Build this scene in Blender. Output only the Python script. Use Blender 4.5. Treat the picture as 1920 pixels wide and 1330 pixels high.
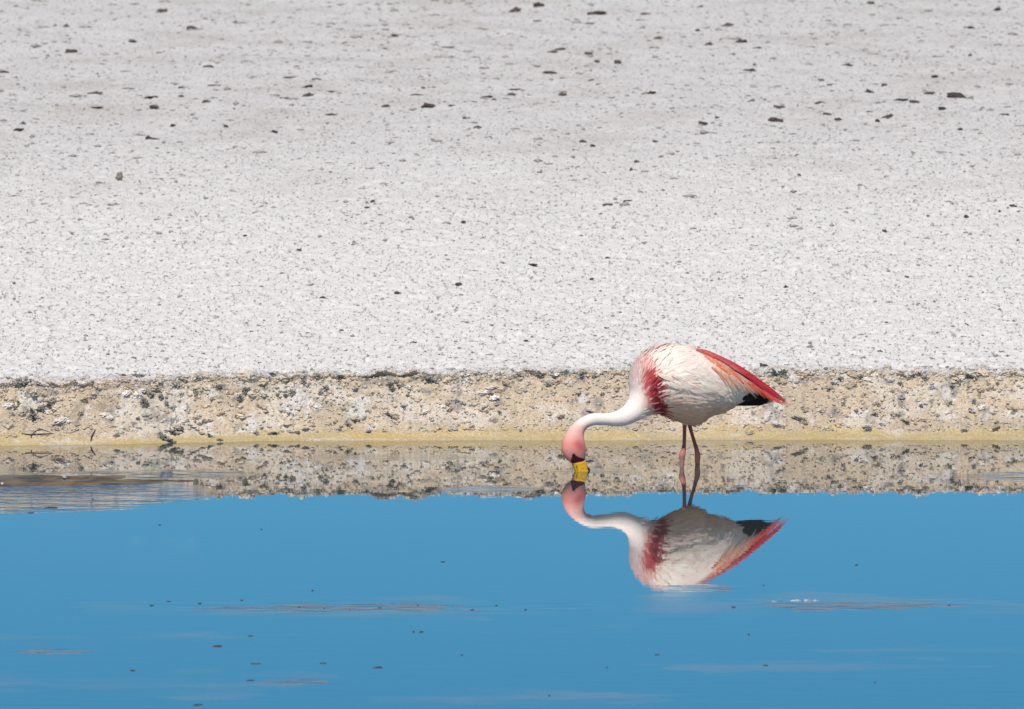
import bpy, bmesh, math, random
import numpy as np
from mathutils import Vector, noise as mnoise

random.seed(7)
rng = np.random.default_rng(11)
for o in list(bpy.data.objects):
    bpy.data.objects.remove(o)
scene = bpy.context.scene
col = scene.collection

# ------------------------------------------------------------------ camera
CAM_Y, CAM_Z = -40.0, 3.78
PITCH = math.radians(4.934)
FPX = 25700.0                       # focal length in pixels of the 1920 px wide photograph
cam_data = bpy.data.cameras.new('camera')
cam_data.sensor_width = 36.0
cam_data.lens = 36.0 * FPX / 1920.0
cam_data.clip_start = 0.1
cam_data.clip_end = 8000.0
cam_data.dof.use_dof = True
cam_data.dof.focus_distance = 40.3
cam_data.dof.aperture_fstop = 17.0
cam = bpy.data.objects.new('camera', cam_data)
cam.location = (0, CAM_Y, CAM_Z)
cam.rotation_euler = (math.pi / 2 - PITCH, 0, 0)
col.objects.link(cam)
scene.camera = cam

# ------------------------------------------------------------------ sky and sun
SUN_EL = math.radians(55)
SUN_AZ = math.radians(9)           # behind the camera, slightly to its left
to_sun = Vector((-math.sin(SUN_AZ) * math.cos(SUN_EL), -math.cos(SUN_AZ) * math.cos(SUN_EL), math.sin(SUN_EL)))
world = bpy.data.worlds.new('World')
scene.world = world
world.use_nodes = True
wn = world.node_tree.nodes
wl = world.node_tree.links
wn.clear()
w_out = wn.new('ShaderNodeOutputWorld')
w_bg = wn.new('ShaderNodeBackground')
w_sky = wn.new('ShaderNodeTexSky')
w_sky.sky_type = 'NISHITA'
w_sky.sun_disc = False
w_sky.sun_elevation = SUN_EL
w_sky.sun_rotation = math.atan2(to_sun.x, to_sun.y)
w_sky.altitude = 4300
w_sky.air_density = 1.0
w_sky.dust_density = 0.0
w_sky.ozone_density = 1.0
w_hs = wn.new('ShaderNodeHueSaturation')
w_hs.inputs['Hue'].default_value = 0.485
w_hs.inputs['Saturation'].default_value = 1.55
w_hs.inputs['Value'].default_value = 1.05
wl.new(w_sky.outputs[0], w_hs.inputs['Color'])
wl.new(w_hs.outputs[0], w_bg.inputs['Color'])
w_bg.inputs['Strength'].default_value = 0.10
wl.new(w_bg.outputs[0], w_out.inputs['Surface'])

sun_data = bpy.data.lights.new('sun', 'SUN')
sun_data.energy = 5.0
sun_data.angle = math.radians(0.53)
sun_data.color = (1.0, 0.905, 0.80)
sun = bpy.data.objects.new('sun', sun_data)
sun.rotation_euler = (-to_sun).to_track_quat('-Z', 'Y').to_euler()
sun.location = (0, 0, 20)
col.objects.link(sun)

scene.view_settings.view_transform = 'Standard'
scene.view_settings.look = 'None'
scene.view_settings.gamma = 1.0
scene.view_settings.exposure = -0.12
scene.view_settings.use_curve_mapping = False


# ------------------------------------------------------------------ helpers
def ray(px, py):
    dx = (px - 960.0) / FPX
    dy = -(py - 665.0) / FPX
    return np.array([dx, math.cos(PITCH) + dy * math.sin(PITCH), -math.sin(PITCH) + dy * math.cos(PITCH)])


CAM = np.array([0.0, CAM_Y, CAM_Z])


def on_z(px, py, z=0.0):
    d = ray(px, py)
    return CAM + d * ((z - CAM[2]) / d[2])


def lin(r, g, b):
    f = lambda c: (c / 12.92 if c <= 0.04045 else ((c + 0.055) / 1.055) ** 2.4)
    return (f(r / 255), f(g / 255), f(b / 255))


def smooth(a, b, x):
    t = np.clip((x - a) / (b - a), 0, 1)
    return t * t * (3 - 2 * t)


def _hash(ix, iy, seed):
    h = (ix.astype(np.int64) * 374761393 + iy.astype(np.int64) * 668265263 + seed * 144665) & 0xFFFFFFFF
    h = ((h ^ (h >> 13)) * 1274126177) & 0xFFFFFFFF
    h = h ^ (h >> 16)
    h = (h * 2246822519) & 0xFFFFFFFF
    h = h ^ (h >> 15)
    return (h & 0xFFFF) / 65535.0


def vnoise(x, y, seed=0):
    """value noise, -1..1"""
    x = np.asarray(x, float)
    y = np.asarray(y, float)
    x, y = np.broadcast_arrays(x, y)
    ix = np.floor(x)
    iy = np.floor(y)
    fx = x - ix
    fy = y - iy
    fx = fx * fx * (3 - 2 * fx)
    fy = fy * fy * (3 - 2 * fy)
    a = _hash(ix, iy, seed)
    b = _hash(ix + 1, iy, seed)
    c = _hash(ix, iy + 1, seed)
    d = _hash(ix + 1, iy + 1, seed)
    return 2 * ((a * (1 - fx) + b * fx) * (1 - fy) + (c * (1 - fx) + d * fx) * fy) - 1


def fbm(x, y, seed=0, octaves=4, gain=0.5):
    s = 0
    amp = 1.0
    tot = 0
    for k in range(octaves):
        s = s + amp * vnoise(x * 2.03 ** k + 17.3 * k, y * 2.03 ** k - 9.1 * k, seed + k * 31)
        tot += amp
        amp *= gain
    return s / tot


def link(name, mesh, mat=None, parent=None, smooth_shade=True):
    o = bpy.data.objects.new(name, mesh)
    col.objects.link(o)
    if mat is not None and len(mesh.materials) == 0:
        mesh.materials.append(mat)
    if parent is not None:
        o.parent = parent
    if smooth_shade and len(mesh.polygons):
        mesh.polygons.foreach_set('use_smooth', np.ones(len(mesh.polygons), bool))
    return o


def tag(o, label=None, cat=None, group=None, kind=None):
    if label:
        o['label'] = label
    if cat:
        o['category'] = cat
    if group:
        o['group'] = group
    if kind:
        o['kind'] = kind
    return o


def grid_mesh(name, X, Y, Z, color=None, attr=None):
    """X, Y, Z arrays (rows, cols) -> mesh"""
    r, c = X.shape
    co = np.stack([X, Y, Z], -1).reshape(-1, 3).astype(np.float32)
    idx = np.arange(r * c).reshape(r, c)
    q = np.stack([idx[:-1, :-1], idx[:-1, 1:], idx[1:, 1:], idx[1:, :-1]], -1).reshape(-1, 4).astype(np.int32)
    return raw_mesh(name, co, q, color, attr)


def raw_mesh(name, co, faces, color=None, attr=None):
    co = np.asarray(co, np.float32)
    faces = np.asarray(faces, np.int32)
    n = faces.shape[1]
    me = bpy.data.meshes.new(name)
    me.vertices.add(len(co))
    me.vertices.foreach_set('co', co.ravel())
    me.loops.add(faces.size)
    me.loops.foreach_set('vertex_index', faces.ravel())
    me.polygons.add(len(faces))
    me.polygons.foreach_set('loop_start', np.arange(len(faces), dtype=np.int32) * n)
    me.update(calc_edges=True)
    me.validate()
    if color is not None:
        a = me.color_attributes.new('tint', 'FLOAT_COLOR', 'POINT')
        cc = np.ones((len(co), 4), np.float32)
        cc[:, :3] = np.asarray(color).reshape(-1, 3)
        a.data.foreach_set('color', cc.ravel())
    if attr is not None:
        for k, v in attr.items():
            a = me.attributes.new(k, 'FLOAT', 'POINT')
            a.data.foreach_set('value', np.asarray(v, np.float32).ravel())
    return me


def new_mat(name):
    m = bpy.data.materials.new(name)
    m.use_nodes = True
    nt = m.node_tree
    b = nt.nodes['Principled BSDF']
    return m, nt, b


def N(nt, kind, **kw):
    n = nt.nodes.new(kind)
    for k, v in kw.items():
        if k in n.inputs:
            n.inputs[k].default_value = v
        else:
            setattr(n, k, v)
    return n


def mixc(nt, fac, a, b, blend='MIX'):
    n = nt.nodes.new('ShaderNodeMix')
    n.data_type = 'RGBA'
    n.blend_type = blend
    for sock, v in ((n.inputs[0], fac), (n.inputs[6], a), (n.inputs[7], b)):
        if hasattr(v, 'links'):
            nt.links.new(v, sock)
        elif isinstance(v, (int, float)):
            sock.default_value = v
        else:
            sock.default_value = (*v, 1.0) if len(v) == 3 else v
    return n.outputs[2]


def ramp(nt, src, a, b):
    n = nt.nodes.new('ShaderNodeMapRange')
    n.interpolation_type = 'SMOOTHSTEP'
    nt.links.new(src, n.inputs[0])
    n.inputs[1].default_value = a
    n.inputs[2].default_value = b
    return n.outputs[0]


def pos_noise(nt, sx, sy, sz, scale=1.0, detail=4.0, rough=0.6):
    geo = nt.nodes.new('ShaderNodeNewGeometry')
    mp = nt.nodes.new('ShaderNodeMapping')
    mp.inputs['Scale'].default_value = (sx, sy, sz)
    nt.links.new(geo.outputs['Position'], mp.inputs['Vector'])
    t = nt.nodes.new('ShaderNodeTexNoise')
    t.inputs['Scale'].default_value = scale
    t.inputs['Detail'].default_value = detail
    t.inputs['Roughness'].default_value = rough
    nt.links.new(mp.outputs[0], t.inputs['Vector'])
    return t.outputs[0]


# ------------------------------------------------------------------ materials
def mat_tinted(name, rough=0.9, fine=(180, 180, 180), lo=0.75, hi=1.15, bump=0.3, bumpdist=0.003, spec=0.2, pit_shade=None):
    m, nt, b = new_mat(name)
    at = N(nt, 'ShaderNodeAttribute', attribute_name='tint')
    f = pos_noise(nt, *fine, detail=5, rough=0.7)
    mr = nt.nodes.new('ShaderNodeMapRange')
    nt.links.new(f, mr.inputs[0])
    mr.inputs[1].default_value = 0.3
    mr.inputs[2].default_value = 0.7
    mr.inputs[3].default_value = lo
    mr.inputs[4].default_value = hi
    cmb = nt.nodes.new('ShaderNodeCombineColor')
    for i in range(3):
        nt.links.new(mr.outputs[0], cmb.inputs[i])
    c = mixc(nt, 1.0, at.outputs['Color'], cmb.outputs[0], 'MULTIPLY')
    if pit_shade:  # dark specks: the shade inside small pits painted into the colour
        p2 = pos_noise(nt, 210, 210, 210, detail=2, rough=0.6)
        c = mixc(nt, ramp(nt, p2, 0.60, 0.70), c, pit_shade)
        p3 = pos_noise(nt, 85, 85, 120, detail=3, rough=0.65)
        c = mixc(nt, ramp(nt, p3, 0.62, 0.70), c, pit_shade)
    nt.links.new(c, b.inputs['Base Color'])
    b.inputs['Roughness'].default_value = rough
    b.inputs['Specular IOR Level'].default_value = spec
    if bump:
        bp = N(nt, 'ShaderNodeBump', Strength=bump, Distance=bumpdist)
        nt.links.new(f, bp.inputs['Height'])
        nt.links.new(bp.outputs[0], b.inputs['Normal'])
    return m


def mat_clod(name, a, b_, rough=0.92):
    m, nt, b = new_mat(name)
    f = pos_noise(nt, 60, 60, 60, detail=4)
    oi = nt.nodes.new('ShaderNodeObjectInfo')
    c = mixc(nt, ramp(nt, f, 0.38, 0.62), a, b_)
    v = nt.nodes.new('ShaderNodeMapRange')
    nt.links.new(oi.outputs['Random'], v.inputs[0])
    v.inputs[3].default_value = 0.75
    v.inputs[4].default_value = 1.3
    hs = nt.nodes.new('ShaderNodeHueSaturation')
    nt.links.new(c, hs.inputs['Color'])
    nt.links.new(v.outputs[0], hs.inputs['Value'])
    nt.links.new(hs.outputs[0], b.inputs['Base Color'])
    b.inputs['Roughness'].default_value = rough
    b.inputs['Specular IOR Level'].default_value = 0.15
    f2 = pos_noise(nt, 240, 240, 240, detail=4)
    bp = N(nt, 'ShaderNodeBump', Strength=0.6, Distance=0.003)
    nt.links.new(f2, bp.inputs['Height'])
    nt.links.new(bp.outputs[0], b.inputs['Normal'])
    return m


# salt crust
def make_salt():
    m, nt, b = new_mat('salt_crust')
    streak = pos_noise(nt, 2.4, 2.0, 1.0, detail=5, rough=0.65)
    geo = nt.nodes.new('ShaderNodeNewGeometry')
    sep = nt.nodes.new('ShaderNodeSeparateXYZ')
    nt.links.new(geo.outputs['Position'], sep.inputs[0])
    far = ramp(nt, sep.outputs['Y'], 4.0, 10.0)
    fm = N(nt, 'ShaderNodeMath', operation='MULTIPLY')
    nt.links.new(ramp(nt, streak, 0.42, 0.70), fm.inputs[0])
    nt.links.new(far, fm.inputs[1])
    base = mixc(nt, far, (0.665, 0.655, 0.64), (0.585, 0.575, 0.565))
    c = mixc(nt, fm.outputs[0], base, (0.50, 0.475, 0.455))
    # grains of mud between the crystals, close together near the bank
    g1 = pos_noise(nt, 75, 16, 75, detail=3, rough=0.6)
    c = mixc(nt, ramp(nt, g1, 0.56, 0.68), c, (0.32, 0.305, 0.30))
    g2 = pos_noise(nt, 165, 30, 165, detail=2, rough=0.6)
    c = mixc(nt, ramp(nt, g2, 0.60, 0.70), c, (0.22, 0.21, 0.205))
    nt.links.new(c, b.inputs['Base Color'])
    b.inputs['Roughness'].default_value = 0.85
    b.inputs['Specular IOR Level'].default_value = 0.25
    return m


M_SALT = make_salt()
M_BANK = mat_tinted('bank_earth', fine=(150, 150, 150), lo=0.62, hi=1.22, bump=0.8, bumpdist=0.006, pit_shade=(0.33, 0.285, 0.235))
M_BED = mat_clod('lake_mud', (0.085, 0.07, 0.045), (0.06, 0.05, 0.034))
M_MUD = mat_clod('brown_mud', (0.10, 0.08, 0.07), (0.055, 0.045, 0.042))
M_GREY = mat_clod('grey_clod', (0.31, 0.30, 0.27), (0.15, 0.15, 0.145))
M_TAN = mat_clod('tan_clod', (0.54, 0.46, 0.36), (0.44, 0.37, 0.29))
M_WHITE = mat_clod('salt_chunk', (0.68, 0.66, 0.63), (0.55, 0.51, 0.46))
M_TWIG = mat_clod('dark_twig', (0.05, 0.042, 0.036), (0.03, 0.025, 0.022))
M_STONE = mat_clod('pale_stone', (0.36, 0.33, 0.28), (0.24, 0.225, 0.2))


def make_water():
    m = bpy.data.materials.new('lagoon_water')
    m.use_nodes = True
    nt = m.node_tree
    nt.nodes.clear()
    out = nt.nodes.new('ShaderNodeOutputMaterial')
    at = N(nt, 'ShaderNodeAttribute', attribute_name='ripple')
    # ripples: crests running along the shore
    n1 = pos_noise(nt, 5.0, 14.0, 1, detail=3, rough=0.55)
    n2 = pos_noise(nt, 16.0, 46.0, 1, detail=2, rough=0.5)
    ad = N(nt, 'ShaderNodeMath', operation='MULTIPLY_ADD')
    nt.links.new(n2, ad.inputs[0])
    ad.inputs[1].default_value = 0.35
    nt.links.new(n1, ad.inputs[2])
    bp = N(nt, 'ShaderNodeBump', Distance=0.02)
    nt.links.new(at.outputs['Fac'], bp.inputs['Strength'])
    nt.links.new(ad.outputs[0], bp.inputs['Height'])
    # calm water is not dead flat: a very slight swell
    n3 = pos_noise(nt, 6.0, 20.0, 1, detail=2, rough=0.5)
    bp0 = N(nt, 'ShaderNodeBump', Strength=0.004, Distance=0.02)
    nt.links.new(n3, bp0.inputs['Height'])
    nt.links.new(bp0.outputs[0], bp.inputs['Normal'])
    fr0 = N(nt, 'ShaderNodeFresnel', IOR=1.36)
    nt.links.new(bp.outputs[0], fr0.inputs['Normal'])
    fr = N(nt, 'ShaderNodeMath', operation='MULTIPLY', use_clamp=True)
    nt.links.new(fr0.outputs[0], fr.inputs[0])
    fr.inputs[1].default_value = 1.22
    gl = N(nt, 'ShaderNodeBsdfGlossy', Roughness=0.0)
    rf = N(nt, 'ShaderNodeAttribute', attribute_name='ruffle')
    nt.links.new(rf.outputs['Fac'], gl.inputs['Roughness'])
    gl.inputs['Color'].default_value = (1, 1, 1, 1)
    nt.links.new(bp.outputs[0], gl.inputs['Normal'])
    tr = nt.nodes.new('ShaderNodeBsdfTransparent')
    tr.inputs['Color'].default_value = (0.72, 0.70, 0.58, 1)
    df = nt.nodes.new('ShaderNodeBsdfDiffuse')
    df.inputs['Color'].default_value = (0.055, 0.075, 0.085, 1)
    mx = N(nt, 'ShaderNodeMixShader')
    mx.inputs[0].default_value = 0.72
    nt.links.new(tr.outputs[0], mx.inputs[1])
    nt.links.new(df.outputs[0], mx.inputs[2])
    mm = nt.nodes.new('ShaderNodeMixShader')
    nt.links.new(fr.outputs[0], mm.inputs[0])
    nt.links.new(mx.outputs[0], mm.inputs[1])
    nt.links.new(gl.outputs[0], mm.inputs[2])
    nt.links.new(mm.outputs[0], out.inputs['Surface'])
    return m


M_WATER = make_water()

# ------------------------------------------------------------------ the shore: height functions
_PX = np.array([-900, 0, 200, 400, 500, 700, 1000, 1400, 1920, 2800])
_FOOT = np.array([on_z(960, p)[1] for p in (840, 836, 834, 830, 827, 826, 826, 825, 825, 824)])
_XW = (_PX - 960) / 640.0 * 1.02
_YB = np.array([.15, .15, .17, .19, .21, .21, .23, .27, .28, .27])
_HB = np.array([.172, .172, .173, .176, .176, .176, .178, .18, .18, .178])


def foot_y(x):
    return np.interp(x, _XW, _FOOT) + 0.022 * fbm(x * 2.1, 0.3, 3, 3) + 0.010 * fbm(x * 14, 0.7, 4, 3)


def bank_depth(x):
    return np.interp(x, _XW, _YB) + 0.055 * fbm(x * 2.7, 5.3, 8, 5, 0.6)


def crest_h(x):
    return np.interp(x, _XW, _HB) + 0.012 * fbm(x * 3.0, 2.3, 5, 3) + 0.011 * fbm(x * 18, 2.9, 6, 4, 0.6)


def salt_z(x, y, detail=True):
    yc = foot_y(x) + bank_depth(x)
    d = np.maximum(y - yc, 0)
    hm = np.interp(x, _XW, _HB)
    h = hm + (crest_h(x) - hm) * np.exp(-d / 0.25)
    z = h + np.where(d < 6, d * 0.030, 0.18 + (np.minimum(d, 60) - 6) * 0.006)
    if detail:
        fade = 1 - 0.5 * smooth(3, 12, d)
        z = z + 0.010 * fbm(x * 2.2, y * 0.9, 21, 3) * smooth(0, 0.5, d)
        lump = np.maximum(0, fbm(x * 32, y * 17, 22, 2)) ** 1.0
        z = z + fade * (0.010 * lump + 0.0055 * vnoise(x * 75, y * 36, 25) + 0.004 * vnoise(x * 9, y * 5, 24))
        far = smooth(5, 11, d)
        z = z + far * 0.010 * np.maximum(0, fbm(x * 7, y * 3.2, 27, 3))
    return z


def on_salt(px, py):
    d = ray(px, py)
    t = (0.3 - CAM[2]) / d[2]
    for _ in range(25):
        p = CAM + d * t
        z = float(salt_z(np.array([p[0]]), np.array([p[1]]), False)[0])
        t += 0.8 * (z - p[2]) / d[2]
    return CAM + d * t


# columns: fine where the photograph looks, coarse far to either side
def columns(half, step, far):
    c = list(np.arange(-half, half + 1e-6, step))
    o = []
    s = step
    x = half
    while x < far:
        s *= 1.22
        x += s
        o.append(x)
    return np.array([-v for v in reversed(o)] + c + o)


# ---- bank
PROF_D = np.array([0, .14, .30, .47, .62, .75, .84, .90, .95, 1.0])
PROF_Z = np.array([0, .055, .16, .33, .52, .72, .86, .935, .985, 1.0])


def bank_arrays(xs):
    rows = []
    kinds = []
    for d in (-1.25, -0.9, -0.6, -0.4, -0.25, -0.15, -0.1, -0.06, -0.03, -0.015):
        rows.append(('bed', d))
    for q in np.linspace(0, 1, 104):
        rows.append(('face', q))
    for d in np.linspace(0.004, 0.13, 24):
        rows.append(('top', d))
    rows.append(('sink', 0.20))
    R = len(rows)
    X = np.tile(xs, (R, 1))
    Y = np.zeros_like(X)
    Z = np.zeros_like(X)
    Q = np.zeros_like(X)
    f = foot_y(xs)
    b = bank_depth(xs)
    h = crest_h(xs)
    for i, (k, v) in enumerate(rows):
        if k == 'bed':
            Y[i] = f + v
            Z[i] = v * 0.13 if v > -0.3 else -0.039 + (v + 0.3) * 0.24
            Q[i] = v
        elif k == 'face':
            Y[i] = f + b * np.interp(v, np.linspace(0, 1, 10), PROF_D)
            Z[i] = h * np.interp(v, np.linspace(0, 1, 10), PROF_Z)
            Q[i] = v
        elif k == 'top':
            Y[i] = f + b + v
            Z[i] = salt_z(xs, f + b + v)
            Q[i] = 1 + v
        else:
            Y[i] = f + b + v
            Z[i] = salt_z(xs, f + b + v) - 0.03
            Q[i] = 1.3
    # rough, clotted face
    onface = smooth(0.0, 0.25, Q) * (1 - smooth(1.02, 1.06, Q))
    u = X
    v = Q * 0.26
    big = fbm(u * 6.5, v * 9, 41, 3)
    mid = fbm(u * 26, v * 30, 42, 3)
    cl = np.maximum(0, fbm(u * 48, v * 52, 44, 2))
    fin = vnoise(u * 120, v * 130, 43)
    amp = onface * (0.016 * big + 0.009 * mid + 0.010 * cl + 0.0025 * fin)
    Y -= amp * 0.75
    Z += amp * 0.66 * smooth(0.02, 0.3, Q)
    # crust blocks jutting at the lip
    lip = smooth(0.80, 0.90, Q) * (1 - smooth(1.005, 1.05, Q))
    blk = smooth(0.0, 0.35, fbm(u * 9, 3.1, 51, 3)) * (0.5 + 0.5 * vnoise(u * 28, 1.7, 52))
    Y -= lip * (0.022 * blk)
    # bite just below the lip
    bite = np.exp(-((Q - 0.80) / 0.06) ** 2) * smooth(-0.1, 0.3, fbm(u * 5, 7.7, 53, 3))
    Y += bite * 0.012
    # small relief at the wet foot
    foot = np.exp(-((Q - 0.06) / 0.07) ** 2)
    Z += foot * 0.004 * np.maximum(0, fbm(u * 30, v * 40, 57, 2))
    # colours
    tan1 = np.array((0.60, 0.495, 0.37))
    tan2 = np.array((0.52, 0.43, 0.325))
    pale = np.array((0.64, 0.58, 0.50))
    white = np.array((0.66, 0.645, 0.63))
    grey = np.array((0.30, 0.28, 0.26))
    dark = np.array((0.20, 0.18, 0.165))
    yel = np.array((0.54, 0.40, 0.14))
    ylw = np.array((0.52, 0.42, 0.235))
    mud = np.array((0.085, 0.07, 0.045))

    def mix(c, t, n):
        return c * (1 - t[..., None]) + n * t[..., None]
    C = np.broadcast_to(tan1, X.shape + (3,)).copy()
    C = mix(C, smooth(-0.15, 0.3, fbm(u * 9, v * 13, 61, 3)), tan2)
    C = mix(C, 0.85 * smooth(0.05, 0.32, fbm(u * 7, v * 22, 62, 4)), pale)
    C = mix(C, 0.8 * smooth(0.22, 0.42, fbm(u * 19, v * 34, 63, 4)), white)
    # greyish, slightly green damp zone low down
    C = mix(C, 0.55 * np.exp(-((Q - 0.22) / 0.09) ** 2) * smooth(0.0, 0.4, fbm(u * 3.3, v * 16, 64, 3)), np.array((0.36, 0.36, 0.31)))
    # grey crumbs, most near the crest
    gz = smooth(0.34, 0.52, fbm(u * 24, v * 34, 65, 3) + 0.22 * smooth(0.62, 0.9, Q))
    C = mix(C, 0.85 * gz * smooth(0.15, 0.4, Q), grey)
    dz = smooth(0.44, 0.58, fbm(u * 62, v * 66, 66, 3) + 0.14 * smooth(0.55, 0.9, Q))
    C = mix(C, 0.9 * dz * smooth(0.12, 0.3, Q), dark)
    # yellow algae at the waterline
    yz = (1 - smooth(0.12, 0.24, Q + 0.10 * fbm(u * 6, 1.3, 67, 4) + 0.07 * fbm(u * 40, v * 50, 60, 3))) * smooth(-0.32, -0.05, Q)
    C = mix(C, yz * np.clip(0.62 + 0.3 * fbm(u * 2.3, 3.3, 59, 3) + 0.3 * vnoise(u * 14, v * 40, 69), 0.15, 1), yel)
    C = mix(C, yz * smooth(-0.2, 0.35, fbm(u * 5, v * 30, 68, 3)), ylw)
    C = mix(C, 1 - smooth(-0.38, -0.1, Q), mud)
    # white salt on the top, frayed edge
    wz = smooth(0.90, 0.95, Q + 0.13 * fbm(u * 14, v * 10, 70, 4) + 0.03 * vnoise(u * 80, v * 60, 71))
    C = mix(C, wz, white)
    C = mix(C, 0.7 * wz * smooth(0.2, 0.42, fbm(u * 80, Y * 24, 72, 3)), grey * 1.5)
    return X, Y, Z, C


xs_bank = columns(3.3, 0.0042, 700)
X, Y, Z, C = bank_arrays(xs_bank)
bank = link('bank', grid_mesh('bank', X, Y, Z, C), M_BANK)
tag(bank, kind='structure')

# ---- salt flat: detailed to 22 m behind the bank, then on to the horizon
xs_salt = columns(3.15, 0.0072, 3000)
ds = [0.05]
while ds[-1] < 19.5:
    ds.append(ds[-1] + 0.012 + 0.0016 * ds[-1])
while ds[-1] < 4000:
    ds.append(ds[-1] * 1.25)
ds = np.array(ds)
X = np.tile(xs_salt, (len(ds), 1))
base_y = foot_y(xs_salt) + bank_depth(xs_salt)
Y = base_y[None, :] * np.exp(-ds[:, None] / 3) + (1 - np.exp(-ds[:, None] / 3)) * 1.05 + ds[:, None]
Z = salt_z(X, Y)
Z[0] -= 0.02
Z[1] -= 0.006
salt = link('salt_flat', grid_mesh('salt_flat', X, Y, Z), M_SALT)
tag(salt, kind='structure')

# ---- lake bed
bx = np.concatenate([-np.geomspace(900, 4, 12), np.linspace(-3.5, 3.5, 60), np.geomspace(4, 900, 12)])
by = np.concatenate([-np.geomspace(900, 9, 14), np.linspace(-8, 1.2, 80)])
X, Y = np.meshgrid(bx, by)
Z = -0.215 + 0.012 * fbm(X * 1.5, Y * 1.5, 81, 3)
bed = link('lake_bed', grid_mesh('lake_bed', X, Y, Z), M_BED)
tag(bed, kind='structure')

# ---- water: ripple strength lives on the mesh
wx = np.concatenate([-np.geomspace(900, 3.4, 14), np.linspace(-3.2, 3.2, 330), np.geomspace(3.4, 900, 14)])
wy = np.concatenate([-np.geomspace(900, 8.4, 14), np.linspace(-8.0, 1.05, 330)])
X, Y = np.meshgrid(wx, wy)


def patch(px0, px1, py, hy, strength, seed, ragged=0.5, power=1.0):
    a = on_z(px0, py)
    b = on_z(px1, py)
    t = on_z(960, py - hy)[1]
    l = on_z(960, py + hy)[1]
    cx = (a[0] + b[0]) / 2
    hx = (b[0] - a[0]) / 2
    cy = (t + l) / 2
    hyw = (t - l) / 2
    r = np.sqrt(((X - cx) / hx) ** 2 + ((Y - cy) / hyw) ** 2)
    r = r + ragged * fbm(X * 2.3, Y * 2.2, seed, 4)
    return strength * (1 - smooth(0.55, 1.1, r)) ** power


ripple = np.zeros_like(X)
for k, (p0, p1, py, hy, st, rg) in enumerate([
        (-420, 330, 932, 34, 0.42, .5), (20, 480, 891, 9, 0.6, .4), (-300, 160, 905, 26, 0.3, .6),
        (560, 1010, 858, 6, 0.10, .7), (1780, 2300, 894, 12, 0.24, .35), (820, 1010, 917, 6, 0.14, .6),
        (1030, 1200, 884, 3.5, 0.17, .3), (1095, 1190, 882, 2.0, 0.22, .2),
        (250, 1250, 1136, 14, 0.03, .6), (1200, 1960, 1128, 10, 0.03, .6), (1225, 1400, 1104, 8, 0.07, .4)]):
    ripple = np.maximum(ripple, patch(p0, p1, py, hy, st, 90 + k, rg))
# breaths of wind: water ruffled too finely to see single ripples
ruffle = np.zeros_like(X)
for k, (p0, p1, py, hy, st, rg) in enumerate([
        (-200, 1700, 1140, 26, 0.15, 1.2), (700, 2700, 1134, 22, 0.15, 1.2), (-400, 520, 1190, 22, 0.13, 1.1),
        (-200, 700, 1285, 36, 0.15, 1.2), (1350, 1750, 1252, 16, 0.16, 1.0), (500, 1300, 1312, 24, 0.14, 1.2),
        (1500, 2300, 1235, 22, 0.14, 1.2), (800, 1500, 1215, 16, 0.10, 1.2), (-300, 320, 935, 34, 0.10, .5)]):
    ruffle = np.maximum(ruffle, 0.4 * patch(p0, p1, py, hy, st, 190 + k, rg))
near = smooth(-2.0, -9.0, Y)
ripple = np.maximum(ripple, 0.012 * near)
water = link('lake_water', grid_mesh('lake_water', X, Y, np.zeros_like(X), attr={'ripple': ripple, 'ruffle': ruffle}), M_WATER)
tag(water, kind='structure')
# ------------------------------------------------------------------ the flamingo
YAW = math.radians(27)
B0 = on_z(1290, 874)
AX = np.array([math.cos(YAW), math.sin(YAW), 0.0])      # towards the tail
LAT = np.array([math.sin(YAW), -math.cos(YAW), 0.0])    # towards the flank that faces the camera


def bird_pt(px, py, lat=0.0):
    d = ray(px, py)
    t = ((B0 + LAT * lat - CAM) @ LAT) / (d @ LAT)
    return CAM + d * t


def to_sz(P):
    return (P - B0) @ AX, P[..., 2]


def to_px(P):
    r = P - CAM
    fw = np.array([0, math.cos(PITCH), -math.sin(PITCH)])
    up = np.array([0, math.sin(PITCH), math.cos(PITCH)])
    d = r @ fw
    return 960 + FPX * r[..., 0] / d, 665 - FPX * (r @ up) / d


# outline of back / belly and half width, bill to tail
STN = np.array([
    (1072, 869, 1096, 864, .013), (1061, 860, 1097, 853, .020), (1054.5, 846, 1097.5, 843, .025), (1055, 830, 1096, 832, .026),
    (1060, 815, 1094, 821, .023), (1068, 803, 1094, 813, .0195), (1081, 790, 1097, 806, .0172), (1096, 780.5, 1104, 801, .0165),
    (1113, 775, 1114, 798, .0165), (1136, 775, 1134, 798, .0175), (1155, 771, 1154, 800, .020), (1170, 762, 1174, 798, .025),
    (1180, 750, 1193, 790, .033), (1185, 733, 1209, 780, .045), (1186, 712, 1224, 777.5, .060), (1191, 690, 1240, 778.5, .075),
    (1205, 668, 1256, 785, .088), (1228, 653, 1272, 791, .097), (1255, 646.5, 1287, 795, .101), (1286, 648, 1303, 792, .099),
    (1318, 655, 1322, 784, .093), (1345, 667, 1342, 777, .083), (1370, 684, 1362, 768, .068), (1392, 701, 1382, 758, .050),
    (1412, 717, 1400, 752, .032), (1430, 731, 1420, 748, .014)])


def catmull(P, t):
    n = len(P)
    i = np.clip(np.floor(t).astype(int), 0, n - 2)
    f = (t - i)[:, None]
    p0 = P[np.clip(i - 1, 0, n - 1)]
    p1 = P[i]
    p2 = P[i + 1]
    p3 = P[np.clip(i + 2, 0, n - 1)]
    return 0.5 * (2 * p1 + (p2 - p0) * f + (2 * p0 - 5 * p1 + 4 * p2 - p3) * f ** 2 + (3 * p1 - p0 - 3 * p2 + p3) * f ** 3)


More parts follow.
